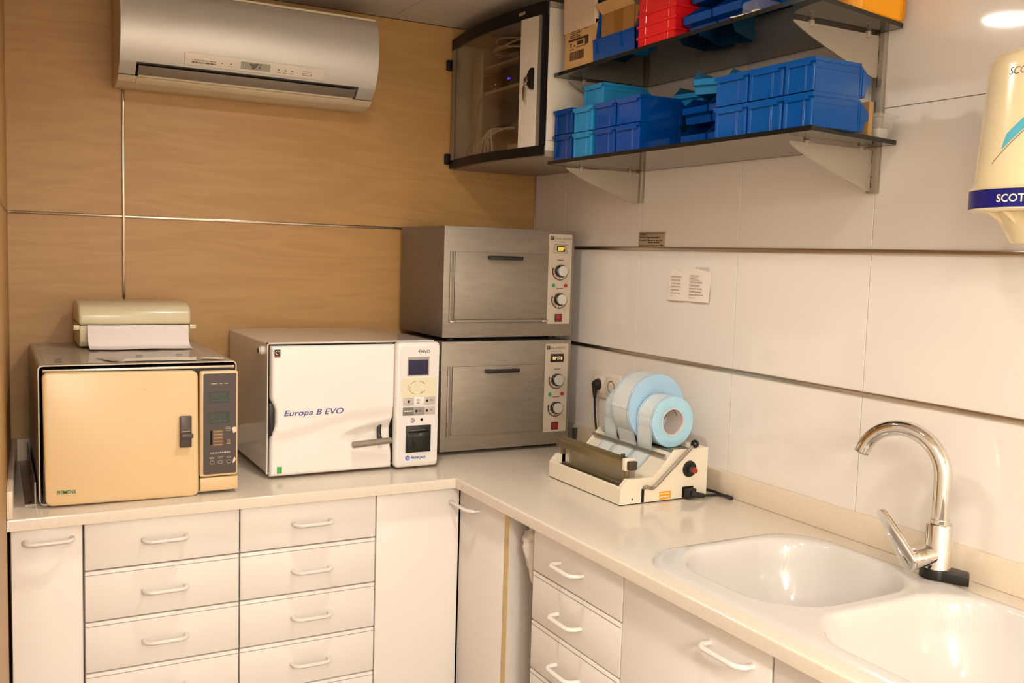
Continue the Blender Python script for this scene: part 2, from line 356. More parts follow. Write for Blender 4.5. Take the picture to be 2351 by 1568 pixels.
G = [[bm.verts.new((SX0-0.01+i*st, SY0-0.01+j*st, sink_z(SX0-0.01+i*st, SY0-0.01+j*st))) for j in range(ny)] for i in range(nx)]
for i in range(nx-1):
    for j in range(ny-1):
        c = (SX0-0.01+(i+.5)*st, SY0-0.01+(j+.5)*st)
        if sd_rr(c[0], c[1], SX0, SX1, SY0, SY1, SR) < 0.006: bm.faces.new([G[i][j], G[i+1][j], G[i+1][j+1], G[i][j+1]])
bmesh.ops.delete(bm, geom=[v for v in bm.verts if not v.link_faces], context='VERTS')
sk = thing('double_sink', 'white ceramic double sink with rounded bowls set into the worktop', 'sink', (-0.32, -2.0, 0.73))
obj('basin', bm, 'ceramic', sk, ang=80)
for yy in (-1.66, -2.18):
    obj('drain', lathe(BM(), [(0, 0.002), (0.02, 0.002), (0.032, 0.004), (0.034, 0.0), (0.034, -0.02), (0, -0.02)], (-0.31, yy, sink_z(-0.31, yy)), (0, 0, 1)), 'chrome', sk)

# ------------------------------------------------------------ base cabinets
def fb(u, w, z): return Vector((u, -w, z))
def fr(u, w, z): return Vector((-w, -u, z))
def fbox(F, u0, u1, w0, w1, z0, z1, bev=0.0, seg=2):
    a, b = F(u0, w0, z0), F(u1, w1, z1)
    return B(min(a.x, b.x), max(a.x, b.x), min(a.y, b.y), max(a.y, b.y), min(a.z, b.z), max(a.z, b.z), bev=bev, seg=seg)
def bow(F, uc, w, z, half=0.052, out=0.033):
    pts = []
    for a, b in ((-1, 0.0), (-1, 0.30)): pts.append((a, b))
    for k in range(7):
        t = PI-PI/2*k/6; pts.append((-0.62+0.38*math.cos(t), 0.42+0.58*math.sin(t)))
    pts += [(-x, y) for x, y in reversed(pts)]
    bm = tube(BM(), [F(uc+half*a, w+out*b, z) for a, b in pts], 0.0064, seg=14, up=(0, 0, 1), flat=0.78)
    bm.normal_update()
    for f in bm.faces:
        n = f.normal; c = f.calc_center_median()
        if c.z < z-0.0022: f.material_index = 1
    return bm
WB, WR = 0.63, 0.58
def front(par, name, F, u0, u1, z0, z1, w, hu=None, hz=None, strip=False, half=0.05):
    f = obj(name, fbox(F, u0+0.0015, u1-0.0015, w-0.018, w, z0+0.0015, z1-0.0015, bev=0.003), 'laminate', par)
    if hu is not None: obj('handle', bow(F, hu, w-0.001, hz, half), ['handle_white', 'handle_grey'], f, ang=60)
    if strip: obj('edge_strip', fbox(F, u0+0.003, u1-0.003, w-0.004, w+0.0006, z1-0.0112, z1-0.0102), 'ink_grey', f)
    return f
def carcass(par, F, u0, u1, w, zt=0.868):
    obj('carcass', fbox(F, u0+0.001, u1-0.001, 0.03, w-0.0195, 0.10, zt), 'carcass', par)
    obj('plinth', fbox(F, u0+0.001, u1-0.001, 0.06, w-0.06, 0.002, 0.099), 'carcass', par)
def unit(label, F, u0, u1, w, name='base_cabinet', cat='cabinet', group=None):
    t = thing(name, label, cat, F((u0+u1)/2, w/2, 0.0), group); carcass(t, F, u0, u1, w); return t
ZTOP = 0.870
t = unit('narrow white cabinet with one handle at the far left below the worktop', fb, -1.728, -1.572, WB)
front(t, 'door', fb, -1.728, -1.574, 0.10, ZTOP, WB, -1.648, 0.836)
def drawers(label, F, u0, u1, w, z0, dz, hu, hz0):
    t = unit(label, F, u0, u1, w, 'drawer_cabinet', 'cabinet'); zt = ZTOP
    k = 0; zb = z0
    while zt > 0.15:
        front(t, 'drawer', F, u0, u1, max(zb, 0.10), zt, w, hu, hz0-k*dz, strip=(k > 0))
        zt = zb; zb -= dz; k += 1
        if zb < 0.12: zb = 0.10
        if zt <= 0.101: break
    return t
drawers('white drawer cabinet below the beige autoclave, beside the narrow cabinet', fb, -1.572, -1.205, WB, 0.7477, 0.1272, -1.388, 0.812)
drawers('white drawer cabinet below the white autoclave, left of the plain corner panel', fb, -1.205, -0.8345, WB, 0.7477, 0.1272, -1.016, 0.811)
t = unit('plain white corner cabinet front without handle between drawers and inner corner', fb, -0.8345, -0.5835, WB)
front(t, 'door', fb, -0.8345, -0.5805, 0.10, ZTOP, WB)
# right-hand run: u = -y
t = unit('white cabinet door beside the inner corner with yellowish raw side edge', fr, 0.652, 0.921, WR)
front(t, 'door', fr, 0.6295, 0.9045, 0.10, ZTOP, WR, 0.686, 0.826, half=0.068)
sp2 = obj('side_panel', fbox(fr, 0.906, 0.929, 0.04, WR-0.001, 0.10, ZTOP-0.001), 'carcass', t)
obj('raw_edge', fbox(fr, 0.906, 0.929, WR-0.001, WR+0.0005, 0.10, ZTOP-0.001), 'raw_edge', sp2)
drawers('white drawer cabinet below the bag sealer, right of the open gap', fr, 1.056, 1.4400, WR, 0.7526, 0.1253, 1.232, 0.808)
t = unit('white sink cabinet with one long handle, below the left sink bowl', fr, 1.4405, 1.887, WR, 'sink_cabinet')
front(t, 'door', fr, 1.4405, 1.885, 0.10, ZTOP, WR, 1.781, 0.819, half=0.058)
bpy.data.objects.remove([c for c in t.children if c.name.startswith('carcass')][0])
obj('carcass', fbox(fr, 1.4415, 1.886, 0.03, WR-0.0195, 0.10, 0.70), 'carcass', t)
t = unit('white sink cabinet front at the far right, below the right sink bowl', fr, 1.888, 2.45, WR, 'sink_cabinet')
front(t, 'door', fr, 1.888, 2.45, 0.10, ZTOP, WR)
bpy.data.objects.remove([c for c in t.children if c.name.startswith('carcass')][0])
obj('carcass', fbox(fr, 1.889, 2.449, 0.03, WR-0.0195, 0.10, 0.70), 'carcass', t)
# the open gap between the corner door and the drawers
t = thing('gap_lining', 'white panelled lining inside the narrow open gap under the worktop', 'panel', (-0.3, -0.99, 0.0))
obj('back_panel', B(-0.30, -0.285, -0.985, -0.931, 0.0, 0.87), 'carcass', t)
obj('back_panel', B(-0.315, -0.30, -1.052, -0.987, 0.0, 0.87, bev=0.002), 'carcass', t)
bm = BM(); rnd = random.Random(3)
bmesh.ops.create_icosphere(bm, subdivisions=4, radius=1.0)
for v in bm.verts:
    c = v.co.copy(); f = 1+0.16*math.sin(c.z*7+c.x*5)*math.cos(c.y*6+c.z*3)+0.10*math.sin(c.x*13+c.y*9)
    v.co = Vector((-0.535+c.x*0.034*f, -0.998+c.y*0.040*f, 0.795+c.z*(0.045 if c.z > 0 else 0.105)*f - 0.0))
    if c.z < -0.1: v.co.y -= 0.024*min(1, -c.z*1.3)
one('rag', bm, 'cloth', 'crumpled off-white cloth stuffed into the gap beside the drawers', 'cloth', ang=80)

# ------------------------------------------------------------ tap
tp = thing('kitchen_tap', 'chrome swan-neck mixer tap on a black base behind the sink', 'tap', (-0.078, -1.822, 0.9075))
bx, by = -0.078, -1.822; zb = 0.9075
d = Vector((-0.045, 0.165, 0)).normalized(); nrm = Vector((d.y, -d.x, 0))
poly = []
for k in range(13):
    a = PI/2+PI*k/12; poly.append((bx+0.033*math.cos(a-0.6), by+0.033*math.sin(a-0.6)))
poly += [(bx+0.004, by-0.072), (bx+0.034, by-0.050)]
obj('base_plate', prism(BM(), poly, 'z', zb, zb+0.021, bev=0.002), 'black', tp)
obj('body', lathe(BM(), [(0.0, 0.0), (0.0275, 0.0), (0.0275, 0.004), (0.0262, 0.008), (0.0262, 0.089), (0.0245, 0.093), (0.019, 0.094), (0.019, 0.102), (0.0, 0.102)], (bx, by, zb+0.018), (0, 0, 1)), 'chrome', tp)
pts = [Vector((bx, by, 1.02)), Vector((bx, by, 1.06)), Vector((bx, by, 1.10))]; R = 0.0885; zc = 1.112
for k in range(21):
    a = math.radians(162)*k/20
    pts.append(Vector((bx, by, zc))+d*(R-R*math.cos(a))+Vector((0, 0, R*math.sin(a))))
rr = [0.0168, 0.0172, 0.0175]+[0.0175-0.0018*k/20 for k in range(21)]
obj('spout', tube(BM(), pts, rr, seg=20, up=(1, 0, 0)), 'chrome', tp)
e = pts[-1]; dr = (pts[-1]-pts[-2]).normalized()
obj('aerator', lathe(BM(), [(0.0, 0.0), (0.0150, 0.0), (0.0150, 0.003), (0.0125, 0.0035), (0.0, 0.002)], e, dr), 'brushed', tp)
ca = Vector((-0.96, 0.20, -0.12)).normalized(); c0 = Vector((bx, by, 0.957))
obj('cartridge', lathe(BM(), [(0.0, 0.0), (0.0205, 0.0), (0.0205, 0.052), (0.0195, 0.054), (0.0195, 0.057), (0.0228, 0.058), (0.0228, 0.068), (0.0, 0.068)], c0, ca), 'chrome', tp)
# lever: teardrop plate at the end of the cartridge, pointing up and back
up = Vector((-0.05, 0.55, 0.84)).normalized(); up = (up-ca*up.dot(ca)).normalized(); sd = ca.cross(up)
prof = []
for k in range(15):
    a = PI*0.98+PI*1.04*k/14; prof.append((0.0235*math.cos(a), 0.0235*math.sin(a)))
for k in range(9):
    a = PI*k/8; prof.append((0.0105*math.cos(a), 0.098+0.0105*math.sin(a)))
bm = BM(); lay = []
for h, s in ((0.066, 0.94), (0.069, 1.0), (0.074, 1.0), (0.078, 0.85)):
    lay.append([bm.verts.new(c0+ca*(h+0.016*max(0, y)/0.1)+sd*(x*s)+up*(y*s if y < 0 else y)) for x, y in prof])
bm.faces.new(lay[0]); bm.faces.new(lay[-1][::-1])
for A, C in zip(lay, lay[1:]):
    for k in range(len(prof)): bm.faces.new([A[k], A[(k+1) % len(prof)], C[(k+1) % len(prof)], C[k]])
lv = obj('lever', bm, 'chrome', tp, ang=50)
bm = BM(); disc(bm, c0+ca*0.0885+up*0.072-sd*0.003, ca, 0.0018, 0.0006, 10); disc(bm, c0+ca*0.0885+up*0.072+sd*0.004, ca, 0.0018, 0.0006, 10)
obj('temperature_mark', bm, 'icon', lv)

# ------------------------------------------------------------ air conditioner
ac = thing('air_conditioner', 'silver wall-mounted air conditioner under the ceiling on the wood wall', 'air conditioner', (-1.05, -0.1, 1.97))
X0, X1 = -1.436, -0.690
body = [(-0.002, 1.983), (-0.07, 1.980), (-0.125, 1.988), (-0.151, 2.0025), (-0.139, 2.0036), (-0.139, 2.235), (-0.002, 2.238)]
obj('casing', prism(BM(), body, 'x', X0, X1, bev=0.003), 'ac_cream', ac)
fp = [(-0.140, 2.004), (-0.153, 2.0055), (-0.172, 2.022), (-0.189, 2.042), (-0.205, 2.078), (-0.213, 2.12), (-0.212, 2.17), (-0.201, 2.215), (-0.184, 2.238), (-0.140, 2.238)]
fp_s = smooth_path([(y, z, 0) for y, z in fp[1:-1]], 4); fp_s = [(-0.140, 2.004)]+[(v.x, v.y) for v in fp_s]+[(-0.140, 2.238)]
def fy(z):
    pts_ = [p for p in fp_s[1:-1]]
    for (a, b) in zip(pts_, pts_[1:]):
        if a[1] <= z <= b[1]: return a[0]+(b[0]-a[0])*(z-a[1])/(b[1]-a[1]+1e-9)
    return -0.18
# front cover: with the louver opening left free between xl and xr
xl, xr, zl = -1.392, -0.748, 2.036
up_prof = [(-0.140, zl)]+[(fy(zl), zl)]+[p for p in fp_s[1:-1] if p[1] > zl+0.001]+[(-0.140, 2.238)]
lo_prof = [(-0.140, 2.004)]+[p for p in fp_s[1:-1] if p[1] < zl-0.001]+[(fy(zl), zl), (-0.140, zl)]
bm = BM(); prism(bm, up_prof, 'x', X0, X1-0.004); prism(bm, lo_prof, 'x', X0, xl); prism(bm, lo_prof, 'x', xr, X1-0.004)
bmesh.ops.remove_doubles(bm, verts=bm.verts, dist=0.0002)
obj('front_cover', bm, 'silver', ac, ang=30)
obj('top_strip', B(X0+0.004, X1-0.006, -0.186, -0.158, 2.2395, 2.2465, bev=0.002), 'ac_cream', ac)
obj('outlet', B(xl+0.001, xr-0.001, -0.1475, -0.1395, 2.0037, zl-0.001), 'void', ac)
bm = BM(); prism(bm, [(-0.1800, 2.0270), (-0.1540, 2.0035), (-0.1505, 2.0065), (-0.1745, 2.0290)], 'x', xl+0.006, xr-0.006, bev=0.0015)
obj('louver', bm, 'louver', ac)
obj('louver', prism(BM(), [(-0.1500, 1.9990), (-0.1240, 1.9850), (-0.1225, 1.9865), (-0.1480, 2.0005)], 'x', xl+0.004, xr-0.030, bev=0.001), 'ac_cream', ac)
obj('louver_trim', prism(BM(), [(-0.1568, 2.0045), (-0.1528, 2.0008), (-0.1510, 2.0025), (-0.1550, 2.0062)], 'x', xl+0.008, xr-0.010), 'ac_cream', ac)
def on_ac(z, off=0.0): return fy(z)-off
# the status strip follows the curved face
def strip_bm(x0, x1, z0, z1, off, n=5):
    bm = BM(); R0 = []
    zs = [z0+(z1-z0)*k/n for k in range(n+1)]
    a = [[bm.verts.new((x, on_ac(z, off), z)) for z in zs] for x in (x0, x1)]
    b = [[bm.verts.new((x, on_ac(z, -0.001), z)) for z in zs] for x in (x0, x1)]
    for k in range(n):
        bm.faces.new([a[0][k], a[1][k], a[1][k+1], a[0][k+1]])
        bm.faces.new([b[0][k], b[0][k+1], b[1][k+1], b[1][k]])
        bm.faces.new([a[0][k], a[0][k+1], b[0][k+1], b[0][k]]); bm.faces.new([a[1][k], b[1][k], b[1][k+1], a[1][k+1]])
    bm.faces.new([a[0][0], b[0][0], b[1][0], a[1][0]]); bm.faces.new([a[0][n], a[1][n], b[1][n], b[0][n]])
    return bm
sp = obj('status_panel', strip_bm(-1.266, -0.865, 2.042, 2.073, 0.004), 'silver_panel', ac)
obj('screen', strip_bm(-1.111, -1.026, 2.0475, 2.067, 0.0046), 'lcd_grey', sp)
bm = BM(); rnd = random.Random(5)
for k in range(16):
    px = -1.073+rnd.gauss(0, 0.008); pz = 2.059+rnd.uniform(-0.006, 0.006); r_ = rnd.uniform(0.002, 0.0042)
    disc(bm, (px, on_ac(pz, 0.0046), pz), (0, -1, 0.05), r_, 0.0004, 8)
obj('emblem', bm, 'icon', sp)
bm = BM(); dashes(bm, (-1.248, on_ac(2.056, 0.0042)-0.0002, 2.0555), (1, 0, 0), (0, 0.12, 1), 2, 0.068, 0.0075, 0.003, 4, 0.1)
for x_ in (-1.164, -1.139, -1.001, -0.981, -0.961):
    disc(bm, (x_, on_ac(2.056, 0.0041), 2.0565), (0, -1, 0.1), 0.0026, 0.0005, 10)
    if x_ > -1.15: dashes(bm, (x_-0.006, on_ac(2.05, 0.0041), 2.0485), (1, 0, 0), (0, 0.12, 1), 1, 0.013, 0.004, 0.0012, int(-x_*1000), 0.1)
obj('lettering', bm, 'icon', sp)
bm = BM()
for z_ in (2.0495, 2.0545, 2.0595): box(bm, -0.928, -0.902, on_ac(z_, 0.0046), on_ac(z_, 0.003), z_-0.0005, z_+0.0005)
for x_ in (-0.928, -0.902): box(bm, x_-0.0005, x_+0.0005, on_ac(2.0545, 0.0046), on_ac(2.0545, 0.003), 2.0495, 2.0595)
obj('receiver_window', bm, 'icon', sp)

# ------------------------------------------------------------ network cabinet in the corner
nc = thing('network_cabinet', 'corner wall cabinet with curved smoked glass door and black frame', 'cabinet', (-0.17, -0.32, 1.822))
NB, NT, NY = 1.8225, 2.262, -0.634
def cx(y, off=0.0):
    t_ = max(0, min(1, -y/0.634)); return -0.338-0.032*math.sin(PI*t_)-off
def curved(y0, y1, z0, z1, th, off, n=14):
    bm = BM(); ys = [y0+(y1-y0)*k/n for k in range(n+1)]
    poly = [(cx(y, off), y) for y in ys]+[(cx(y, off)+th, y) for y in reversed(ys)]
    return prism(bm, poly, 'z', z0, z1)
bm = BM()
ys = [-0.634*k/14 for k in range(15)]
def deck(z0, z1, inset=0.004):
    return prism(BM(), [(-0.002, -0.634)]+[(-0.002, -0.003)]+[(cx(y)+inset, min(y, -0.003)) for y in ys], 'z', z0, z1)
obj('bottom_panel', deck(NB, NB+0.016), 'cab_grey', nc)
obj('top_panel', deck(NT-0.016, NT), 'cab_grey', nc)
sp_ = obj('side_panel', B(-0.336, -0.002, NY, NY+0.014, NB+0.017, NT-0.017, bev=0.001), 'cab_white', nc)
obj('side_groove', B(-0.20, -0.003, NY-0.0006, NY+0.002, 2.232, 2.2335), 'cab_grey', sp_)
obj('side_groove', B(-0.336, -0.28, NY-0.0006, NY+0.002, 1.868, 1.8695), 'cab_grey', sp_)
obj('side_panel', B(-0.336, -0.002, -0.016, -0.003, NB+0.017, NT-0.017), 'cab_in', nc)
obj('back_panel', B(-0.016, -0.002, NY+0.015, -0.017, NB+0.017, NT-0.017), 'cab_in', nc)
obj('bottom_frame', curved(-0.002, NY+0.001, NB+0.003, NB+0.030, 0.010, 0.012), 'cab_black', nc)
obj('top_frame', curved(-0.002, NY+0.001, NT-0.036, NT, 0.010, 0.012), 'cab_black', nc)
obj('corner_post', B(-0.352, -0.338, NY-0.001, NY+0.012, NB+0.031, NT-0.037), 'cab_black', nc)
dz0, dz1 = NB+0.031, NT-0.037
dr_ = obj('door', curved(-0.522, -0.606, dz0, dz1, 0.008, 0.012), 'cab_white', nc)
obj('hinge_stile', curved(-0.004, -0.045, dz0, dz1, 0.008, 0.012, 4), 'cab_grey', dr_)
obj('glass_pane', curved(-0.046, -0.521, dz0, dz1, 0.004, 0.011), 'cab_glass', dr_)
obj('edge_trim', curved(-0.607, -0.616, dz0, dz1, 0.012, 0.013, 3), 'brushed', dr_)
for z_ in (2.175, 1.858):
    obj('hinge', B(cx(0)-0.034, cx(0)-0.010, -0.014, -0.002, z_-0.018, z_+0.018, bev=0.004), 'cab_black', dr_)
pl = []
for k in range(13):
    a = PI/2+PI*k/12; pl.append((-0.603-0.030*math.cos(a)*1.0, 2.048+0.030*math.sin(a)))
pl = [(-0.592+0.034*math.sin(PI*k/12)*0.9, 2.048+0.031*math.cos(PI*k/12)) for k in range(13)]
obj('lock', prism(BM(), pl, 'x', cx(-0.58, 0.021), cx(-0.58, 0.011), bev=0.002), 'cab_black', dr_)
obj('rack_rail', B(-0.30, -0.288, -0.125, -0.065, NB+0.018, NT-0.06, bev=0.002), 'cab_in', nc)
obj('frame_emblem', B(cx(-0.52)-0.0135, cx(-0.52)-0.0118, -0.545, -0.505, 2.238, 2.247, bev=0.0008), 'cab_grey', nc)
# keys hang from the lock
kx = cx(-0.57, 0.024)
ky = thing('key_bunch', 'small keys hanging in the lock of the corner cabinet', 'keys', (kx, -0.57, 2.03))
bm = tube(BM(), [(kx-0.004, -0.572+0.011*math.sin(2*PI*k/16), 2.040+0.011*math.cos(2*PI*k/16)) for k in range(17)], 0.0012, seg=6)
obj('key_ring', bm, 'key_metal', ky)
k1 = prism(BM(), [(-0.5615, 2.030), (-0.556, 2.020), (-0.559, 2.008), (-0.562, 1.990), (-0.566, 1.984), (-0.568, 1.992), (-0.569, 2.010), (-0.572, 2.020), (-0.567, 2.030)], 'x', kx-0.005, kx-0.0035)
obj('key', k1, 'key_metal', ky)
obj('key', prism(BM(), [(-0.582, 2.052), (-0.570, 2.056), (-0.563, 2.046), (-0.568, 2.036), (-0.582, 2.040)], 'x', kx-0.0025, kx-0.001), 'key_metal', ky)
# inside the cabinet
one('cabinet_shelf', B(-0.286, -0.02, -0.60, -0.062, 2.066, 2.076), 'cab_white', 'pale lower shelf inside the glazed corner cabinet', 'shelf')
one('cabinet_shelf', B(-0.286, -0.02, -0.60, -0.062, 2.150, 2.158), 'cab_white', 'upper shelf inside the glazed corner cabinet under the cable coil', 'shelf')
rt = thing('router', 'dark network device with small blue light behind the smoked glass', 'router', (-0.18, -0.25, 2.077))
obj('housing', B(-0.275, -0.05, -0.46, -0.095, 2.077, 2.132, bev=0.003), 'device', rt)
bm = BM()
for q in range(3): disc(bm, (-0.2755, -0.276-0.006*q, 2.102), (-1, 0, 0), 0.0028, 0.001, 8)
obj('blue_light', bm, 'led_blue', rt)
bm = BM(); disc(bm, (-0.2755, -0.19, 2.096), (-1, 0, 0), 0.0016, 0.001, 8); disc(bm, (-0.2755, -0.165, 2.094), (-1, 0, 0), 0.0014, 0.001, 8)
obj('status_light', bm, 'led_white', rt)
one('patch_panel', B(-0.25, -0.05, -0.46, -0.095, 1.925, 1.965, bev=0.003), 'device', 'dark patch panel in the lower part of the corner cabinet', 'patch panel')
one('device_box', B(-0.27, -0.10, -0.50, -0.27, 1.8395, 1.892, bev=0.004), 'cab_white', 'white box standing at the bottom of the corner cabinet', 'box')
one('network_switch', B(-0.25, -0.05, -0.46, -0.095, 2.159, 2.176, bev=0.003), 'device', 'flat dark device under the cable coil in the corner cabinet', 'switch')
bm = BM()
pth = []
for k in range(64):
    a = 2*PI*k/21.3; r_ = 0.085+0.012*math.sin(k*0.7)
    pth.append((-0.235+0.040*math.sin(a), -0.235+r_*1.25*math.cos(a), 2.196+0.010*math.sin(a*1.5)+0.0006*k))
tube(bm, smooth_path(pth, 3), 0.0034, seg=6)
one('cable_coil', bm, 'cable_white', 'white cable coil lying on top shelf inside the corner cabinet', 'cable')
for k in range(6):
    y0 = -0.105-0.018*k; y1 = -0.225-0.016*(k % 4)
    pt = [(-0.29, y0+0.02*math.sin(k*2.1), 1.8385+0.0035), (-0.30, y0-0.01-0.01*(k % 3), 1.885), (-0.30, (y0+y1)/2, 1.925+0.008*(k % 3)), (-0.275, y1, 1.945), (-0.246, y1-0.01, 1.946)]
    one('network_cable', tube(BM(), smooth_path(pt, 6), 0.0030, seg=6), 'cable_white', '%s of the loose white cables looping at the bottom of the corner cabinet' % ('leftmost', 'second from left', 'third from left', 'fourth from left', 'fifth from left', 'rightmost')[k], 'cable', 'loose cables in the corner cabinet')
pt = [(-0.284, -0.135, 2.079), (-0.300, -0.130, 2.05), (-0.306, -0.12, 2.00), (-0.306, -0.10, 1.93), (-0.306, -0.055, 1.88), (-0.306, -0.05, 1.842)]
one('power_lead', tube(BM(), smooth_path(pt, 6), 0.0022, seg=6), 'cab_grey', 'thin grey lead dropping from the shelf in the corner cabinet', 'cable')

# ------------------------------------------------------------ wall shelf system
ZS, ZU = 1.800, 2.050      # undersides of the two glass shelves
def shelf(label, z, corners):
    t = thing('glass_shelf', label, 'shelf', (-0.16, -1.1, z))
    obj('glass_sheet', prism(BM(), corners, 'z', z-0.001, z+0.008), 'glass_shelf', t)
    # ground dark edges
    bm = BM(); e = 0.0012
    for (a, b) in zip(corners, corners[1:]+corners[:1]):
        a = Vector(a); b = Vector(b); n_ = Vector(((b-a).y, -(b-a).x)).normalized()*e
        prism(bm, [tuple(a), tuple(b), tuple(b+n_), tuple(a+n_)], 'z', z-0.0014, z+0.0083)
    obj('ground_edge', bm, 'glass_edge', t)
    return t
shelf('lower smoked glass shelf carrying rows of blue bins', ZS, [(-0.0155, -0.638), (-0.328, -0.638), (-0.323, -1.652), (-0.0155, -1.600)])
shelf('upper smoked glass shelf carrying boxes, red and yellow bins', ZU, [(-0.0155, -0.640), (-0.318, -0.640), (-0.345, -1.662), (-0.0155, -1.598)])
for lab, y0, z0 in (('steel slotted wall upright at the right end of the shelves', -1.5505, 1.697), ('steel slotted wall upright at the left end of the shelves', -0.666, 1.704)):
    t = thing('shelf_upright', lab, 'upright', (-0.007, y0+0.013, z0))
    obj('channel', B(-0.0145, -0.0005, y0, y0+0.027, z0, 2.297, bev=0.0012), 'upright', t)
    for k in range(11):
        zz = z0+0.012+0.055*k
        obj('slot', B(-0.0149, -0.0135, y0+0.0125, y0+0.0145, zz, zz+0.026), 'slot', t)
def bracket(label, y, z, tipx):
    t = thing('shelf_bracket', label, 'bracket', (-0.1, y, z-0.1))
    pr_ = [(-0.0152, z-0.007), (tipx, z-0.007), (tipx, z-0.010)]
    for k in range(1, 13):
        s = k/12; xx = tipx+(-0.03-tipx)*s
        pr_.append((xx, z-0.010-0.088*(s**0.82)))
    pr_ += [(-0.0152, z-0.099)]
    obj('plate', prism(BM(), pr_, 'y', y-0.0015, y+0.0015), 'bracket', t)
    for xx in (tipx+0.05, -0.05):
        obj('clip', B(xx-0.006, xx+0.006, y-0.006, y+0.006, z-0.016, z-0.0005, bev=0.003), 'bracket', t)
    return t
bracket('curved bracket under the right end of the lower glass shelf', -1.535, ZS, -0.266)
bracket('curved bracket under the right end of the upper glass shelf', -1.535, ZU, -0.272)
bracket('curved bracket under the left end of the lower glass shelf', -0.6535, ZS, -0.275)
bracket('curved bracket under the left end of the upper glass shelf', -0.6535, ZU, -0.275)

# ------------------------------------------------------------ storage bins
def bin_proto(w, d, h, mat, plain=False):
    """local frame: back wall in the plane x=0 facing -x, open scoop front at +x, y centred, base at z=0"""
    tpr = 0.003; th = 0.002; hw = w/2
    bm = BM()
    def sidepoly(): return [(0.002, 0), (d*0.90, 0), (d*0.93, h*0.30), (d, h*0.36), (d, h*0.60), (d*0.80, h), (0, h)]
    for s in (-1, 1):
        prism(bm, sidepoly(), 'y', s*(hw-0.0015)-th/2, s*(hw-0.0015)+th/2)
        # raised frame ribs on the side
        yy = s*(hw-0.0003)
        box(bm, d*0.80, d*0.82, yy-0.0012, yy+0.0012, 0.002, h*0.88); box(bm, d*0.84, d*0.855, yy-0.0012, yy+0.0012, 0.002, h*0.84)
        box(bm, 0.006, d*0.80, yy-0.001, yy+0.001, h*0.70, h*0.73)
    box(bm, 0, th, -hw+0.001, hw-0.001, 0, h)                            # back wall
    box(bm, 0, d*0.90, -hw+0.001, hw-0.001, 0, th)                       # base
    prism(bm, [(d*0.90-th, 0), (d*0.90, 0), (d*0.93, h*0.30), (d, h*0.36), (d, h*0.60), (d-th, h*0.60), (d-th, h*0.38), (d*0.92-th, h*0.32)], 'y', -hw+0.001, hw-0.001)
    # ribs and rounded corner posts on the back
    for yy, rw in ((-hw+0.0068, 0.0062), (hw-0.0068, 0.0062), (-hw*0.42, 0.0016), (-hw*0.34, 0.0016)):
        tube(bm, [(0.004 if rw > 0.003 else 0, yy, 0.002), (0.004 if rw > 0.003 else 0, yy, h-0.012)], rw, seg=16)
    r = BM()
    rh = h*0.19
    prism(r, [(hw+0.0015, h-rh*0.55), (hw+0.0015, h+0.0015), (-hw-0.0015, h+0.0015), (-hw-0.0015, h-rh*0.55), (-hw+0.012, h-rh*0.55), (-hw+0.012, h-rh), (hw-0.006, h-rh), (hw-0.006, h-rh*0.55)], 'x', -0.0045, -0.0002)
    for s in (-1, 1):
        box(r, -0.0045, d*0.80, s*(hw-0.0005)-0.0022, s*(hw-0.0005)+0.0022, h-rh*0.5, h+0.0015)
    return bm, r
PROT = {}
def bin_(label, group, mat, w, d, h, x, y, z, rz=0.0, tilt=0.0, name='storage_bin'):
    key = (w, d, h, mat)
    if key in PROT:
        o = copy_thing(PROT[key], (x, y, z), rz, label, group)
    else:
        o = thing(name, label, 'bin', (x, y, z), group); a, b = bin_proto(w, d, h, mat)
        ORIG[o.name] = Vector((0, 0, 0))
        obj('tray', a, mat, o); obj('rim', b, mat, o); PROT[key] = o; o.rotation_euler = (0, 0, rz); ORIG[o.name] = Vector((x, y, z))
    if tilt: o.rotation_euler = (0, tilt, rz)
    return o
GB = 'blue stacking bins on the lower glass shelf'
zl = ZS+0.0085
names_row = ['lower', 'upper']
for ci, (yc, nm) in enumerate(((-1.4025, 'left'), (-1.5085, 'middle'), (-1.6050, 'right'))):
    for k in range(2):
        bin_('%s bin of the %s column in the bright blue block, lower shelf right end' % (names_row[k], nm), GB, 'bin_blue', (0.103, 0.103, 0.084)[ci], 0.158, 0.066, -0.315+0.0, yc, zl+k*0.0685)
for k in range(2):
    bin_('%s navy blue bin at the far left end of the lower shelf' % names_row[k], GB, 'bin_navy', 0.098, 0.15, 0.069, -0.317, -0.698, zl+k*0.0715)
for k in range(2):
    bin_('%s light teal bin of the front stack, right of the navy bins' % names_row[k], GB, 'bin_teal', 0.096, 0.15, 0.066, -0.319, -0.806, zl+k*0.0685)
bin_('light teal bin on top of the teal stack, highest at the left', GB, 'bin_teal', 0.100, 0.17, 0.060, -0.292, -0.812, zl+2*0.0685)
for ci, yc in enumerate((-0.9105, -1.0165)):
    for k in range(2):
        bin_('%s royal blue bin of the %s column beside the teal stack' % (names_row[k], ('left', 'right')[ci]), GB, 'bin_royal', 0.096 if ci == 0 else 0.104, 0.155, 0.0665, -0.317, yc, zl+k*0.069)
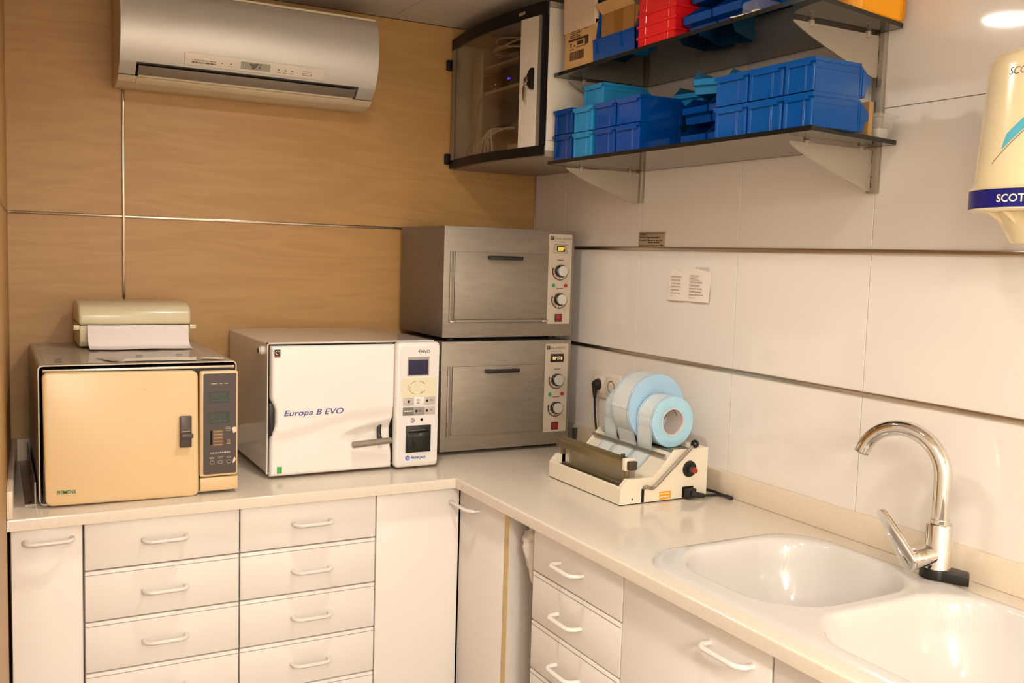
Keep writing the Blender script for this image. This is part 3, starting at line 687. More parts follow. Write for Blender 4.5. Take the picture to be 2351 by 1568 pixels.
# open-fronted bins standing back between the two blocks (scoops towards the room)
for ci, yc in enumerate((-1.140, -1.242)):
    for k in range(2):
        bin_('%s blue bin of the %s open-fronted stack in the middle of the lower shelf' % (names_row[k], ('left', 'right')[ci]), GB, 'bin_deep', 0.098, 0.16, 0.066, -0.045, yc, zl+k*0.0685, PI)
bin_('teal open bin set askew on top of the middle stack', GB, 'bin_teal', 0.094, 0.150, 0.058, -0.065, -1.125, zl+2*0.0685, PI+0.45)
for k in range(2):
    bin_('%s teal bin standing at the wall behind the royal blue bins' % names_row[k], GB, 'bin_teal', 0.094, 0.12, 0.064, -0.022, -1.000, zl+k*0.0665, PI)
bin_('teal bin peeking over the royal blue bins, on the stack by the wall', GB, 'bin_teal', 0.094, 0.12, 0.05, -0.022, -1.005, zl+2*0.0665, PI+0.2)
# clear tub with lid at the right end
tb = thing('plastic_tub', 'small clear plastic tub with lid at the right end of the lower shelf', 'tub', (-0.055, -1.578, zl-0.0002))
bm = BM(); a = rrect(-0.072, -0.034, -1.600, -1.565, 0.008, 4); b = rrect(-0.084, -0.022, -1.607, -1.556, 0.010, 4)
va = [bm.verts.new((x, y, zl)) for x, y in a]; vb = [bm.verts.new((x, y, zl+0.044)) for x, y in b]
bm.faces.new(va[::-1])
for k in range(len(a)): bm.faces.new([va[k], va[(k+1) % len(a)], vb[(k+1) % len(a)], vb[k]])
obj('tub', bm, 'clear_plastic', tb)
obj('lid', prism(BM(), rrect(-0.090, -0.017, -1.612, -1.551, 0.012, 4), 'z', zl+0.0442, zl+0.0525, bev=0.002), 'clear_plastic', tb)
obj('contents', prism(BM(), rrect(-0.070, -0.037, -1.598, -1.567, 0.007, 4), 'z', zl+0.001, zl+0.022), 'tub_white', tb)
one('carton', B(-0.105, -0.092, -1.60, -1.555, zl, zl+0.075), 'cardboard', 'small yellowish carton standing behind the right block of bins', 'carton')

# ---- upper shelf
zu = ZU+0.0085
cb = thing('cardboard_box', 'printed cardboard box with raised flap at the left end of the upper shelf', 'box', (-0.2, -0.76, zu))
obj('box_body', B(-0.312, -0.05, -0.838, -0.684, zu, zu+0.118), 'cardboard', cb)
fl = BM(); prism(fl, [(-0.300, zu+0.1185), (-0.318, zu+0.235), (-0.321, zu+0.235), (-0.316, zu+0.103), (-0.313, zu+0.103)], 'y', -0.838, -0.684)
obj('flap', fl, 'carton_white', cb)
# printing on the box front (plane x = -0.3125, u runs towards -y)
fx = -0.3125; xd, ud = (0, -1, 0), (0, 0, 1)
bm = dashes(BM(), (fx, -0.712, zu+0.1065), xd, ud, 5, 0.062, 0.0052, 0.0024, 9, 0.4)
def pbox(bm, u0, u1, z0, z1): box(bm, fx-0.0003, fx+0.0006, -u1, -u0, zu+z0, zu+z1)
pbox(bm, 0.703, 0.806, 0.0765, 0.0825); pbox(bm, 0.789, 0.806, 0.059, 0.076); pbox(bm, 0.748, 0.780, 0.0635, 0.0735)
pbox(bm, 0.715, 0.719, 0.060, 0.071); pbox(bm, 0.712, 0.722, 0.0695, 0.0715); pbox(bm, 0.732, 0.739, 0.061, 0.065)
pbox(bm, 0.765, 0.780, 0.110, 0.1165); pbox(bm, 0.785, 0.800, 0.1015, 0.107)
dashes(bm, (fx, -0.745, zu+0.0565), xd, ud, 1, 0.05, 0.004, 0.0022, 3, 0.1); dashes(bm, (fx, -0.712, zu+0.0535), xd, ud, 1, 0.022, 0.004, 0.0022, 8, 0.1)
obj('printing', bm, 'ink_brown', cb)
bm = BM(); rnd = random.Random(2); u = 0.714
while u < 0.784:
    w_ = rnd.choice((0.0012, 0.002, 0.003, 0.0042)); pbox(bm, u, u+w_, 0.0235, 0.0475); u += w_+rnd.choice((0.001, 0.0018, 0.0026))
obj('barcode', bm, 'ink_brown', cb)
# blue picking bin with a carton in it
pb = thing('picking_bin', 'large blue open bin holding a carton beside the printed box', 'bin', (-0.2, -0.935, zu))
y0, y1 = -1.034, -0.843
bm = BM()
prism(bm, [(-0.318, zu), (-0.322, zu+0.058), (-0.317, zu+0.058), (-0.313, zu+0.003)], 'y', y0, y1)
for yy in (y0, y1-0.003):
    prism(bm, [(-0.318, zu), (-0.322, zu+0.058), (-0.312, zu+0.062), (-0.300, zu+0.165), (-0.04, zu+0.165), (-0.04, zu)], 'y', yy, yy+0.003)
box(bm, -0.318, -0.04, y0, y1, zu, zu+0.003); box(bm, -0.043, -0.04, y0, y1, zu, zu+0.165)
for u in (-0.862, -0.975): box(bm, -0.3235, -0.3205, u-0.0008, u+0.0008, zu+0.022, zu+0.052); box(bm, -0.3230, -0.3200, u-0.006, u+0.0008, zu+0.020, zu+0.028)
obj('tray', bm, 'bin_deep', pb)
bc = thing('carton', 'brown taped carton sitting inside the large blue open bin', 'carton', (-0.2, -0.93, zu+0.0035))
obj('box_body', B(-0.300, -0.06, -1.000, -0.850, zu+0.0035, zu+0.125), 'cardboard_dark', bc)
obj('flap', prism(BM(), [(-0.300, zu+0.1255), (-0.322, zu+0.150), (-0.320, zu+0.151), (-0.297, zu+0.1265)], 'y', -1.000, -0.850), 'cardboard', bc)
obj('flap', prism(BM(), [(-1.002, zu+0.070), (-1.022, zu+0.118), (-1.020, zu+0.119), (-1.001, zu+0.125)], 'x', -0.298, -0.08), 'cardboard_dark', bc)
obj('tape_strip', B(-0.3006, -0.2994, -0.950, -0.910, zu+0.005, zu+0.125), 'tape', bc)
one('packet', prism(BM(), [(-0.87, zu+0.126), (-0.90, zu+0.215), (-0.985, zu+0.225), (-0.99, zu+0.126)], 'x', -0.235, -0.14, bev=0.006), 'clear_plastic', 'crinkled clear packet standing on the brown carton', 'packet')
# red nested bins
for k in range(4):
    z_ = zu+0.0275*k
    bm = BM()
    for pl_, a_, b_ in (('back', -0.318, -0.3155),):
        box(bm, -0.320, -0.317, -1.198+0.004, -1.046-0.004, z_+0.0003, z_+(0.046 if k == 3 else 0.0272))
    y0, y1 = -1.196, -1.048
    for yy in (y0, y1-0.002): box(bm, -0.3169, -0.13, yy, yy+0.002, z_+0.0003, z_+(0.046 if k == 3 else 0.0272))
    box(bm, -0.318, -0.13, y0, y1, z_, z_+0.002); box(bm, -0.132, -0.13, y0, y1, z_, z_+0.03)
    zr = z_+(0.040 if k == 3 else 0.0212); r = BM(); box(r, -0.3225, -0.3202, -1.201, -1.043, zr, zr+0.006, bev=0.001)
    for yy in (-1.201, -1.0455): box(r, -0.318, -0.14, yy, yy+0.0025, zr, zr+0.006)
    for yy in (-1.080, -1.170): tube(r, [(-0.3203, yy, z_+0.003), (-0.3203, yy, zr-0.001)], 0.0013, seg=6)
    t = thing('nesting_bin', '%s red bin of the nested stack on the upper shelf' % ('lowest', 'second lowest', 'second highest', 'topmost')[k], 'bin', (-0.22, -1.122, z_), 'red nested bins on the upper shelf')
    obj('tray', bm, 'bin_red', t); obj('rim', r, 'bin_red', t)
# blue open-fronted bins
for ci, yc in enumerate((-1.262, -1.365)):
    for k in range(2):
        bin_('%s blue open bin of the %s stack right of the red bins' % (names_row[k], ('left', 'right')[ci]), 'blue open bins on the upper shelf', 'bin_deep', 0.100, 0.25, 0.078, -0.058, yc, zu+k*0.0805, PI)
# blister pack lying on the front edge
bp = thing('blister_pack', 'clear blister pack with cream plug and white card near the shelf edge', 'packet', (-0.27, -1.45, zu))
obj('card', prism(BM(), [(-0.345, -1.420), (-0.335, -1.492), (-0.20, -1.490), (-0.21, -1.422)], 'z', zu, zu+0.0015), 'paper', bp)
bm = BM(); box(bm, -0.325, -0.225, -1.485, -1.43, zu+0.0018, zu+0.034, bev=0.008); obj('bubble', bm, 'bubble_clear', bp)
obj('plug', lathe(BM(), [(0, 0), (0.019, 0), (0.017, 0.010), (0.013, 0.014), (0, 0.014)], (-0.295, -1.452, zu+0.002), (0, 0, 1), 20), 'wadding', bp)
obj('plug', lathe(BM(), [(0, 0), (0.006, 0), (0.005, 0.012), (0, 0.013)], (-0.275, -1.478, zu+0.002), (0, 0, 1), 12), 'wadding', bp)
one('paper_label', B(-0.235, -0.175, -1.415, -1.36, zu-0.0004+0.0001, zu+0.0001), 'paper', 'white paper slip seen through the upper glass shelf under the blue bins', 'paper')
bl = thing('storage_tray', 'large blue lidded bin between blister pack and yellow bin', 'bin', (-0.14, -1.47, zu))
bm = BM(); prism(bm, rrect(-0.215, -0.02, -1.545, -1.425, 0.012, 4), 'z', zu, zu+0.10, bev=0.003)
obj('tray', bm, 'bin_blue', bl); obj('rim', prism(BM(), rrect(-0.220, -0.015, -1.549, -1.421, 0.014, 4), 'z', zu+0.1002, zu+0.115, bev=0.002), 'bin_blue', bl)
yb = thing('sharps_bin', 'bright yellow container at the right end of the upper shelf', 'container', (-0.10, -1.585, zu))
bm = BM(); prism(bm, rrect(-0.175, -0.018, -1.612, -1.5505, 0.018, 5), 'z', zu, zu+0.16, bev=0.010, seg=3)
obj('container', bm, 'bin_yellow', yb); obj('lid', prism(BM(), rrect(-0.18, -0.014, -1.616, -1.549, 0.02, 5), 'z', zu+0.1605, zu+0.175, bev=0.003), 'bin_yellow', yb)

# ------------------------------------------------------------ stacked steel ovens
def oven(label, z0, z1, sill, digits, name_txt):
    t = thing('drying_oven', label, 'oven', (-0.30, -0.2, z0-0.012))
    x0, x1, yf, yb_ = -0.533, -0.062, -0.375, -0.03
    obj('housing', B(x0, x1, yf+0.003, yb_, z0, z1, bev=0.003), 'steel_side', t)
    H = z1-z0
    fx0, fx1 = -0.513, -0.168; fz0 = z0+H*0.135; fz1 = z0+H*0.775
    fp_ = obj('front_plate', B(x0, x1, yf-0.002, yf+0.0025, z0, z1, bev=0.001), 'brushed', t)
    # door frame and door
    bm = BM()
    box(bm, fx0, fx0+0.012, yf-0.007, yf-0.0022, fz0, fz1, bev=0.002)
    if sill: box(bm, fx0, fx1+0.01, yf-0.009, yf-0.0022, fz0, fz0+0.010, bev=0.003)
    obj('door_frame', bm, 'brushed', t)
    dd = obj('door', B(fx0+0.016, fx1, yf-0.008, yf-0.0024, fz0+(0.012 if sill else 0.004), fz1, bev=0.0012), 'brushed', t)
    hz = fz1-0.016; hx0, hx1 = -0.386, -0.266
    bm = BM(); box(bm, hx0, hx1, yf-0.026, yf-0.018, hz-0.0058, hz+0.0058, bev=0.002)
    for xx in (hx0+0.010, hx1-0.010): box(bm, xx-0.009, xx+0.009, yf-0.020, yf-0.0078, hz-0.0055, hz+0.0055, bev=0.002)
    obj('handle', bm, 'black', dd)
    if sill:
        bm = BM()
        for xx in (fx0+0.012, fx1-0.004): box(bm, xx-0.010, xx+0.010, yf-0.0125, yf-0.0088, fz0-0.001, fz0+0.009, bev=0.003)
        obj('hinge', bm, 'trim_steel', dd)
    px0, px1, pz0, pz1 = -0.1605, -0.0725, z0+H*0.118, z0+H*0.965
    pl_ = obj('control_plate', prism(BM(), [(a, b) for a, b in rrect(px0, px1, pz0, pz1, 0.003, 3)], 'y', yf-0.0035, yf-0.0022), 'plate_alu', t)
    yp = yf-0.0036; xd, ud = (1, 0, 0), (0, 0, 1)
    obj('logo_tile', B(-0.156, -0.1435, yp-0.0006, yp, pz1-0.019, pz1-0.0065), 'ink_black', pl_)
    bm = tube(BM(), [(-0.1497+0.0035*math.cos(a_), yp-0.0008, pz1-0.0127+0.0035*math.sin(a_)) for a_ in [0.6+0.45*k for k in range(10)]], 0.0008, seg=5); obj('logo_swirl', bm, 'plate_alu', pl_)
    text('lettering', name_txt, 0.0115, (-0.1410, yp, pz1-0.0180), xd, ud, 'ink_grey', pl_, sx=0.88, bold=0.00015)
    obj('small_print', dashes(BM(), (-0.140, yp, pz1-0.0255), xd, ud, 1, 0.045, 0.003, 0.0022, 5, 0.05), 'ink_grey', pl_)
    dzc = pz1-0.047
    if digits:
        dp = obj('display', B(-0.141, -0.0915, yp-0.004, yp, dzc-0.0135, dzc+0.0135, bev=0.001), 'black', pl_)
        bm = BM()
        text('digits', '8P', 0.015, (-0.1345, yp-0.0042, dzc-0.0055), xd, ud, 'digit', pl_, bold=0.0002); text('digits', '8', 0.015, (-0.1045, yp-0.0042, dzc-0.0055), xd, ud, 'digit', pl_)
        obj('digit_window', B(-0.118, -0.107, yp-0.0044, yp-0.0038, dzc-0.0055, dzc+0.0060), 'lcd_grey', pl_)
    else:
        bm = BM()
        for a_ in (-0.1415, -0.0895): box(bm, a_-0.0006, a_+0.0006, yp-0.0005, yp, dzc-0.0135, dzc+0.0135)
        for b_ in (-0.0135, 0.0135): box(bm, -0.142, -0.089, yp-0.0005, yp, dzc+b_-0.0006, dzc+b_+0.0006)
        dashes(bm, (-0.1385, yp, dzc+0.006), xd, ud, 4, 0.005, 0.005, 0.0012, 2, 0.1); dashes(bm, (-0.098, yp, dzc+0.006), xd, ud, 4, 0.005, 0.005, 0.0012, 3, 0.1)
        obj('display_frame', bm, 'ink_brown', pl_)
        obj('display', B(-0.131, -0.1005, yp-0.003, yp, dzc-0.009, dzc+0.009, bev=0.001), 'black', pl_)
        obj('lamp_window', prism(BM(), [(-0.128, dzc-0.006), (-0.110, dzc-0.006), (-0.1035, dzc-0.001), (-0.103, dzc+0.006), (-0.128, dzc+0.006)], 'y', yp-0.0036, yp-0.003), 'display_yellow', pl_)
    for n, zk in enumerate((z0+H*0.62, z0+H*0.352)):
        xk = -0.115
        R_ = 0.031; bm = BM()
        pts_o = []; 
        N = 40
        for k in range(N+1):
            a_ = math.radians(160+215*k/N); wv = 0.0045*(1-(k/N))**0.8+0.0006
            pts_o.append((a_, wv))
        lo = [bm.verts.new((xk+R_*math.cos(a_), yp-0.0003, zk+R_*math.sin(a_))) for a_, wv in pts_o]
        li = [bm.verts.new((xk+(R_-wv)*math.cos(a_), yp-0.0003, zk+(R_-wv)*math.sin(a_))) for a_, wv in pts_o]
        for k in range(N): bm.faces.new([lo[k], lo[k+1], li[k+1], li[k]])
        for k in range(6):
            a_ = math.radians(165+34*k); M_ = Matrix.Translation((xk+0.0235*math.cos(a_), yp, zk+0.0235*math.sin(a_))) @ Matrix.Rotation(-a_, 4, 'Y')
            box(bm, -0.003, 0.003, -0.0004, 0, -0.0006, 0.0006, M=M_)
        dashes(bm, (xk-0.012, yp, zk+0.034), xd, ud, 1, 0.026, 0.004, 0.003, 11+n, 0.05)
        obj('dial_scale', bm, 'ink_brown', pl_)
        kb = obj('knob_skirt', lathe(BM(), [(0, 0), (0.0205, 0), (0.0200, 0.012), (0.0185, 0.013), (0, 0.013)], (xk, yp, zk), (0, -1, 0), 28), 'black_gloss', pl_)
        obj('knob', lathe(BM(), [(0, 0.0131), (0.0170, 0.0131), (0.0170, 0.019), (0.0162, 0.0205), (0, 0.0205)], (xk, yp, zk), (0, -1, 0), 28), 'knob_face', pl_)
    zl_ = z0+H*0.483
    for xx, mm in ((-0.139, 'led_green'), (-0.092, 'led_red')):
        obj('lamp', lathe(BM(), [(0.0062, 0), (0.0062, 0.002), (0.0045, 0.0045), (0, 0.0055)], (xx, yp, zl_), (0, -1, 0), 16), mm, pl_)
    zs_ = z0+H*0.175
    obj('power_switch', B(-0.130, -0.1035, yp-0.003, yp, zs_-0.0125, zs_+0.0125, bev=0.001), 'black', pl_)
    obj('switch_rocker', B(-0.1275, -0.106, yp-0.0055, yp-0.0031, zs_-0.010, zs_+0.010, bev=0.001), 'switch_red', pl_)
    for xx in (x0+0.05, x1-0.05):
        for yy in (yf+0.05, yb_-0.05):
            obj('foot', lathe(BM(), [(0, 0), (0.016, 0), (0.014, 0.0125), (0, 0.0125)], (xx, yy, z0-0.0122), (0, 0, 1), 14), 'rubber', t)
    return t
oven('lower brushed steel drying oven with lit digit display, standing on the worktop', 0.9125, 1.2595, False, True, 'Elec KAERSO')
oven('upper brushed steel drying oven with yellow indicator, stacked on the other', 1.2725, 1.6180, True, False, 'GOAL AASTEN')

# ------------------------------------------------------------ white autoclave
ea = thing('white_autoclave', 'glossy white bench autoclave with blue lettering, in the middle of the back worktop', 'autoclave', (-0.86, -0.25, ZK))
ex0, ex1, eyf, eyb, ez0, ez1 = -1.101, -0.609, -0.475, -0.02, 0.914, 1.277
bm = BM()
prof = rrect(ex0, ex1, ez0, ez1, 0.006, 3)
t_ = BM(); prism(t_, prof, 'y', eyf, eyb); 
obj('casing', t_, 'auto_case', ea)
obj('front_recess', B(ex0+0.004, ex1-0.004, eyf-0.004, eyf-0.0003, ez0+0.004, ez1-0.006), 'void', ea)
# rim of the sheet casing standing proud around the front
bm = BM()
box(bm, ex0, ex0+0.003, eyf-0.010, eyf-0.0002, ez0, ez1); box(bm, ex0, ex1, eyf-0.010, eyf-0.0002, ez1-0.003, ez1); obj('casing_lip', bm, 'auto_case', ea)
# moulded door as a relief surface
dx0, dx1, dz0_, dz1_ = -1.094, -0.7372, 0.908, 1.268
nu, nv = 90, 90
def door_pt(i, j):
    u = i/nu; v = j/nv
    z = dz0_+(dz1_-dz0_)*v
    xl_ = dx0+0.013*sstep(0.62, 0.50, v)*sstep(0.28, 0.42, v)
    # lower right corner steps back beside the handle pocket
    xr_ = dx1-0.003*sstep(0.42, 0.36, v)
    x = xl_+(xr_-xl_)*u
    y = -0.497
    q = 1-v
    # broad swell above a rising crease
    cr = 0.70-0.10*sstep(0.0, 0.7, u)-0.06*u
    y -= 0.007*sstep(cr+0.05, cr-0.06, q)
    s = max(0.0, (u-0.52)/0.48)
    if s > 0:
        qc = 0.735; hu_ = 0.155*s**0.62; hl_ = 0.17*s**0.45
        dd_ = (qc-q)/hu_ if q < qc else (q-qc)/hl_
        y += 0.0155*sstep(1.0, 0.35 if q < qc else 0.1, dd_)*sstep(0.0, 0.5, s)
    # rounded rim
    eb = min(u*(dx1-dx0), (1-u)*(dx1-dx0), v*(dz1_-dz0_), (1-v)*(dz1_-dz0_))
    if eb < 0.009: y += 0.007*(1-math.sqrt(max(0, 1-(1-eb/0.009)**2)))
    return Vector((x, y, z))
bm = BM(); Gd = [[bm.verts.new(door_pt(i, j)) for j in range(nv+1)] for i in range(nu+1)]
for i in range(nu):
    for j in range(nv): bm.faces.new([Gd[i][j], Gd[i+1][j], Gd[i+1][j+1], Gd[i][j+1]])
bd = [Gd[i][0] for i in range(nu+1)]+[Gd[nu][j] for j in range(1, nv+1)]+[Gd[i][nv] for i in range(nu-1, -1, -1)]+[Gd[0][j] for j in range(nv-1, 0, -1)]
bk = [bm.verts.new((v.co.x, eyf-0.0042, v.co.z)) for v in bd]
for k in range(len(bd)): bm.faces.new([bd[k], bd[(k+1) % len(bd)], bk[(k+1) % len(bd)], bk[k]])
ed = obj('door', bm, 'auto_white', ea, ang=60)
obj('door_grip', B(ex0+0.0035, ex0+0.018, eyf-0.022, eyf-0.0045, 1.022, 1.112, bev=0.002), 'black', ed)
def dsurf(x, z):
    v = (z-dz0_)/(dz1_-dz0_); u = (x-dx0)/(dx1-dx0); return door_pt(u*nu, v*nv).y
text('lettering', 'Europa B EVO', 0.0225, (-1.061, dsurf(-1.0, 1.08)-0.0008, 1.0765), (1, 0, 0), (0, 0, 1), 'ink_blue', ed, shear=0.25, sx=1.27, ex=0.0004)
yl = dsurf(-1.075, 1.25)-0.0003
obj('badge', B(-1.0865, -1.0705, yl-0.0006, yl, 1.2425, 1.2600), 'ink_black', ed); obj('badge_stripe', B(-1.0865, -1.0705, yl-0.0007, yl, 1.2388, 1.2424), 'sticker_red', ed)
obj('badge_symbol', tube(BM(), [(-1.0785+0.005*math.cos(a_), yl-0.0009, 1.2515+0.005*math.sin(a_)) for a_ in [0.5+0.45*k for k in range(11)]], 0.0009, seg=5), 'sticker_white', ed)
yl = dsurf(-1.068, 0.926)-0.0003
obj('green_sticker', B(-1.0755, -1.0615, yl-0.0007, yl, 0.9165, 0.9355), 'sticker_green', ed)
hb = tube(BM(), [(-0.866, -0.519, 0.9865), (-0.752, -0.519, 0.9925)], 0.0092, seg=16)
obj('handle', hb, 'brushed', ed)
ysl = -0.472
obj('handle_arm', tube(BM(), smooth_path([(-0.769, -0.478, 1.040), (-0.777, -0.487, 1.022), (-0.779, -0.496, 1.002), (-0.778, -0.506, 0.994)], 4), 0.0065, seg=8), 'black', ed)
# control column
pn = obj('control_column', None or B(-0.7365, -0.600, -0.516, eyf-0.0045, 0.907, 1.2745, bev=0.012, seg=4), 'auto_white', ea)
yp = -0.5165
inl = obj('control_plate', prism(BM(), rrect(-0.727, -0.6055, 0.921, 1.2625, 0.006, 4), 'y', yp-0.0006, yp+0.0002), 'panel_white', pn)
yq = yp-0.0008; xd, ud = (1, 0, 0), (0, 0, 1)
def pbox2(n, x0, x1, z0, z1, m, h=0.0006, bev=0): return obj(n, B(x0, x1, yq-h, yq+0.0002, z0, z1, bev=bev), m, pn)
pbox2('screen_bezel', -0.7045, -0.6365, 1.1765, 1.2320, 'screen_frame'); pbox2('screen', -0.7015, -0.6405, 1.1795, 1.2235, 'screen_blue', 0.0009)
pbox2('flow_chart_panel', -0.7195, -0.6145, 1.1135, 1.1705, 'panel_yellow')
bm = BM(); 
for a0, a1 in ((0.5, 1.3), (1.8, 2.6), (3.3, 4.4), (5.0, 5.9)):
    tube(bm, [(-0.672+0.026*math.cos(a0+(a1-a0)*k/8), yq-0.0007, 1.142+0.019*math.sin(a0+(a1-a0)*k/8)) for k in range(9)], 0.0006, seg=4)
tube(bm, [(-0.697, yq-0.0007, 1.152), (-0.7035, yq-0.0007, 1.144), (-0.697, yq-0.0007, 1.136)], 0.0006, seg=4)
for xx, zz in ((-0.695, 1.144), (-0.653, 1.156), (-0.658, 1.129)): disc(bm, (xx, yq-0.0005, zz), (0, -1, 0), 0.0018, 0.0005, 10)
obj('flow_chart', bm, 'ink_grey', pn)
for (zb_, ms) in ((1.0905, ('btn_grey', 'panel_white', 'btn_grey')), (1.0615, ('btn_dark', 'btn_mid', 'btn_grey'))):
    for k, m_ in enumerate(ms):
        xa = -0.7165+0.0340*k; obj('button', B(xa, xa+0.0335, yq-0.0014, yq, zb_, zb_+0.0235, bev=0.0007), m_, pn)
bm = BM()
for xx, zz in ((-0.699, 1.102), (-0.641, 1.1025), (-0.6745, 1.0735), (-0.641, 1.0735)): disc(bm, (xx, yq-0.0014, zz), (0, -1, 0), 0.0042, 0.0004, 14)
for xx, zz in ((-0.674, 1.107), (-0.674, 1.0985), (-0.632, 1.105), (-0.667, 1.075), (-0.632, 1.0755)): dashes(bm, (xx, yq-0.0014, zz), xd, ud, 2, 0.012, 0.003, 0.0014, int(zz*900), 0.3)
obj('button_marks', bm, 'ink_black', pn)
obj('button_print', dashes(BM(), (-0.712, yq-0.0014, 1.0725), xd, ud, 1, 0.026, 0.003, 0.0035, 8, 0.05), 'sticker_white', pn)
bm = tube(BM(), [(-0.685+0.0052*math.cos(2*PI*k/16), yq-0.0008, 1.0465+0.0062*math.sin(2*PI*k/16)) for k in range(17)], 0.0007, seg=5)
box(bm, -0.6856, -0.6844, yq-0.0008, yq, 1.043, 1.050); obj('power_symbol', bm, 'ink_black', pn)
obj('port', lathe(BM(), [(0, 0.0), (0.0042, 0.0), (0.0042, 0.002), (0.0, 0.002)], (-0.6565, yq, 1.0475), (0, -1, 0), 16), 'black', pn)
pbox2('printer_bezel', -0.7060, -0.6270, 0.9515, 1.0310, 'black', 0.002, 0.0008)
prn = obj('printer_door', prism(BM(), [(yq-0.002, 0.957), (yq-0.008, 0.960), (yq-0.009, 1.000), (yq-0.0065, 1.012), (yq-0.002, 1.014)], 'x', -0.7005, -0.6325, bev=0.001), 'black_gloss', pn)
obj('printer_slot', B(-0.690, -0.645, yq-0.0036, yq-0.002, 1.0165, 1.0180), 'ink_grey', pn)
obj('brand_disc', disc(BM(), (-0.6985, yq, 0.9360), (0, -1, 0), 0.0072, 0.0006, 20), 'logo_blue', pn)
bm = BM()
for a_ in range(4): disc(bm, (-0.6985+0.0028*math.cos(a_*PI/2+0.78), yq-0.0006, 0.936+0.0028*math.sin(a_*PI/2+0.78)), (0, -1, 0), 0.0015, 0.0003, 8)
obj('brand_symbol', bm, 'sticker_white', pn)
text('lettering', 'PHONICJAUX', 0.0095, (-0.6885, yq, 0.9325), xd, ud, 'logo_blue', pn, shear=0.2, bold=0.0003, sx=0.80)
text('lettering', '€HVO', 0.0140, (-0.6720, yq, 1.2425), xd, ud, 'ink_black', pn, sx=0.96)
obj('side_knob', lathe(BM(), [(0, 0), (0.012, 0), (0.012, 0.012), (0.0085, 0.014), (0.0085, 0.016), (0, 0.0165)], (ex0, -0.452, 1.2535), (-1, 0, 0), 20), 'auto_case', ea)
obj('knob_cap', lathe(BM(), [(0, 0), (0.0075, 0), (0.006, 0.002), (0, 0.0025)], (ex0-0.0166, -0.452, 1.2535), (-1, 0, 0), 16), 'handle_brown', ea)
for xx, yy in ((-1.05, -0.43), (-0.66, -0.47), (-1.05, -0.07), (-0.66, -0.07)):
    obj('foot', lathe(BM(), [(0, 0), (0.017, 0), (0.016, 0.0138), (0, 0.0138)], (xx, yy, ZK+0.0001), (0, 0, 1), 16), 'rubber', ea)

# ------------------------------------------------------------ beige autoclave
sa = thing('beige_autoclave', 'beige-yellow bench autoclave with dark control panel at the left end of the worktop', 'autoclave', (-1.42, -0.3, ZK))
sx0, sx1, syf, syb = -1.664, -1.203, -0.575, -0.02
bm = BM(); pr2 = rrect(sx0, sx1, 0.908, 1.241, 0.010, 4)
# sheet-metal hood: open at the front
hood = []
oo = [p for p in pr2]; ii = rrect(sx0+0.003, sx1-0.003, 0.904, 1.238, 0.008, 4)
vA = [[bm.verts.new((x, yy, z)) for x, z in oo] for yy in (syf, syb)]; vB = [[bm.verts.new((x, yy, z)) for x, z in ii] for yy in (syf, syb)]
n = len(oo)
for k in range(n):
    k2 = (k+1) % n
    bm.faces.new([vA[0][k], vA[0][k2], vA[1][k2], vA[1][k]]); bm.faces.new([vB[0][k], vB[1][k], vB[1][k2], vB[0][k2]])
    bm.faces.new([vA[0][k], vB[0][k], vB[0][k2], vA[0][k2]]); bm.faces.new([vA[1][k], vA[1][k2], vB[1][k2], vB[1][k]])
obj('hood', bm, 'sie_case', sa)
obj('inner_body', B(sx0+0.010, sx1-0.004, syf+0.012, syb-0.006, 0.909, 1.229), 'handle_brown', sa)
obj('front_rail', B(sx0+0.010, sx1-0.006, syf-0.002, syf+0.010, 1.2235, 1.2305, bev=0.001), 'trim_steel', sa)
R3 = Matrix.Rotation(math.radians(0.0), 4, 'Y')
sdoor = obj('door', prism(BM(), [(a+(-0.0055*(b-0.9)/0.33 if a < -1.48 else -0.002*(b-0.9)/0.33)+0.0, b+0.0055*(-1.30-a)/0.35) for a, b in rrect(-1.651, -1.3010, 0.9005, 1.2205, 0.015, 5)], 'y', -0.597, -0.5765, bev=0.005, seg=3), 'beige_yellow', sa)
text('lettering', 'SIEMENS', 0.0122, (-1.6275, -0.5972, 0.9345), (1, 0, -0.02), (0.02, 0, 1), 'ink_teal', sdoor, bold=0.0003, sx=0.92)
obj('handle', B(-1.3480, -1.3200, -0.6075, -0.5973, 1.0290, 1.1080, bev=0.002), 'handle_brown', sdoor)
obj('handle_grip', B(-1.3470, -1.3170, -0.6175, -0.6077, 1.0530, 1.0650, bev=0.003), 'handle_brown', sdoor)
obj('handle_line', B(-1.3440, -1.3240, -0.6079, -0.6072, 1.0695, 1.0705), 'ink_pale', sdoor)
obj('scratch', prism(BM(), [(-1.437, 1.176), (-1.427, 1.1795), (-1.4275, 1.1805)], 'y', -0.5974, -0.5968), 'tape', sdoor)
scl = obj('control_column', B(-1.2985, -1.2035, -0.597, -0.5765, 0.9465, 1.2185, bev=0.006, seg=3), 'beige_yellow', sa)
ys_ = -0.5972
obj('control_plate', prism(BM(), rrect(-1.2905, -1.2085, 0.9535, 1.2120, 0.003, 3), 'y', ys_-0.0010, ys_), 'sie_panel', scl)
yq = ys_-0.0012
def sb(nm, x0, x1, z0, z1, m, h=0.0006): return obj(nm, B(x0, x1, yq-h, yq+0.0003, z0, z1), m, scl)
for x0_, x1_ in ((-1.2705, -1.2560), (-1.2500, -1.2440), (-1.2385, -1.2290)): sb('marker', x0_, x1_, 1.1855, 1.1875, 'ink_pale')
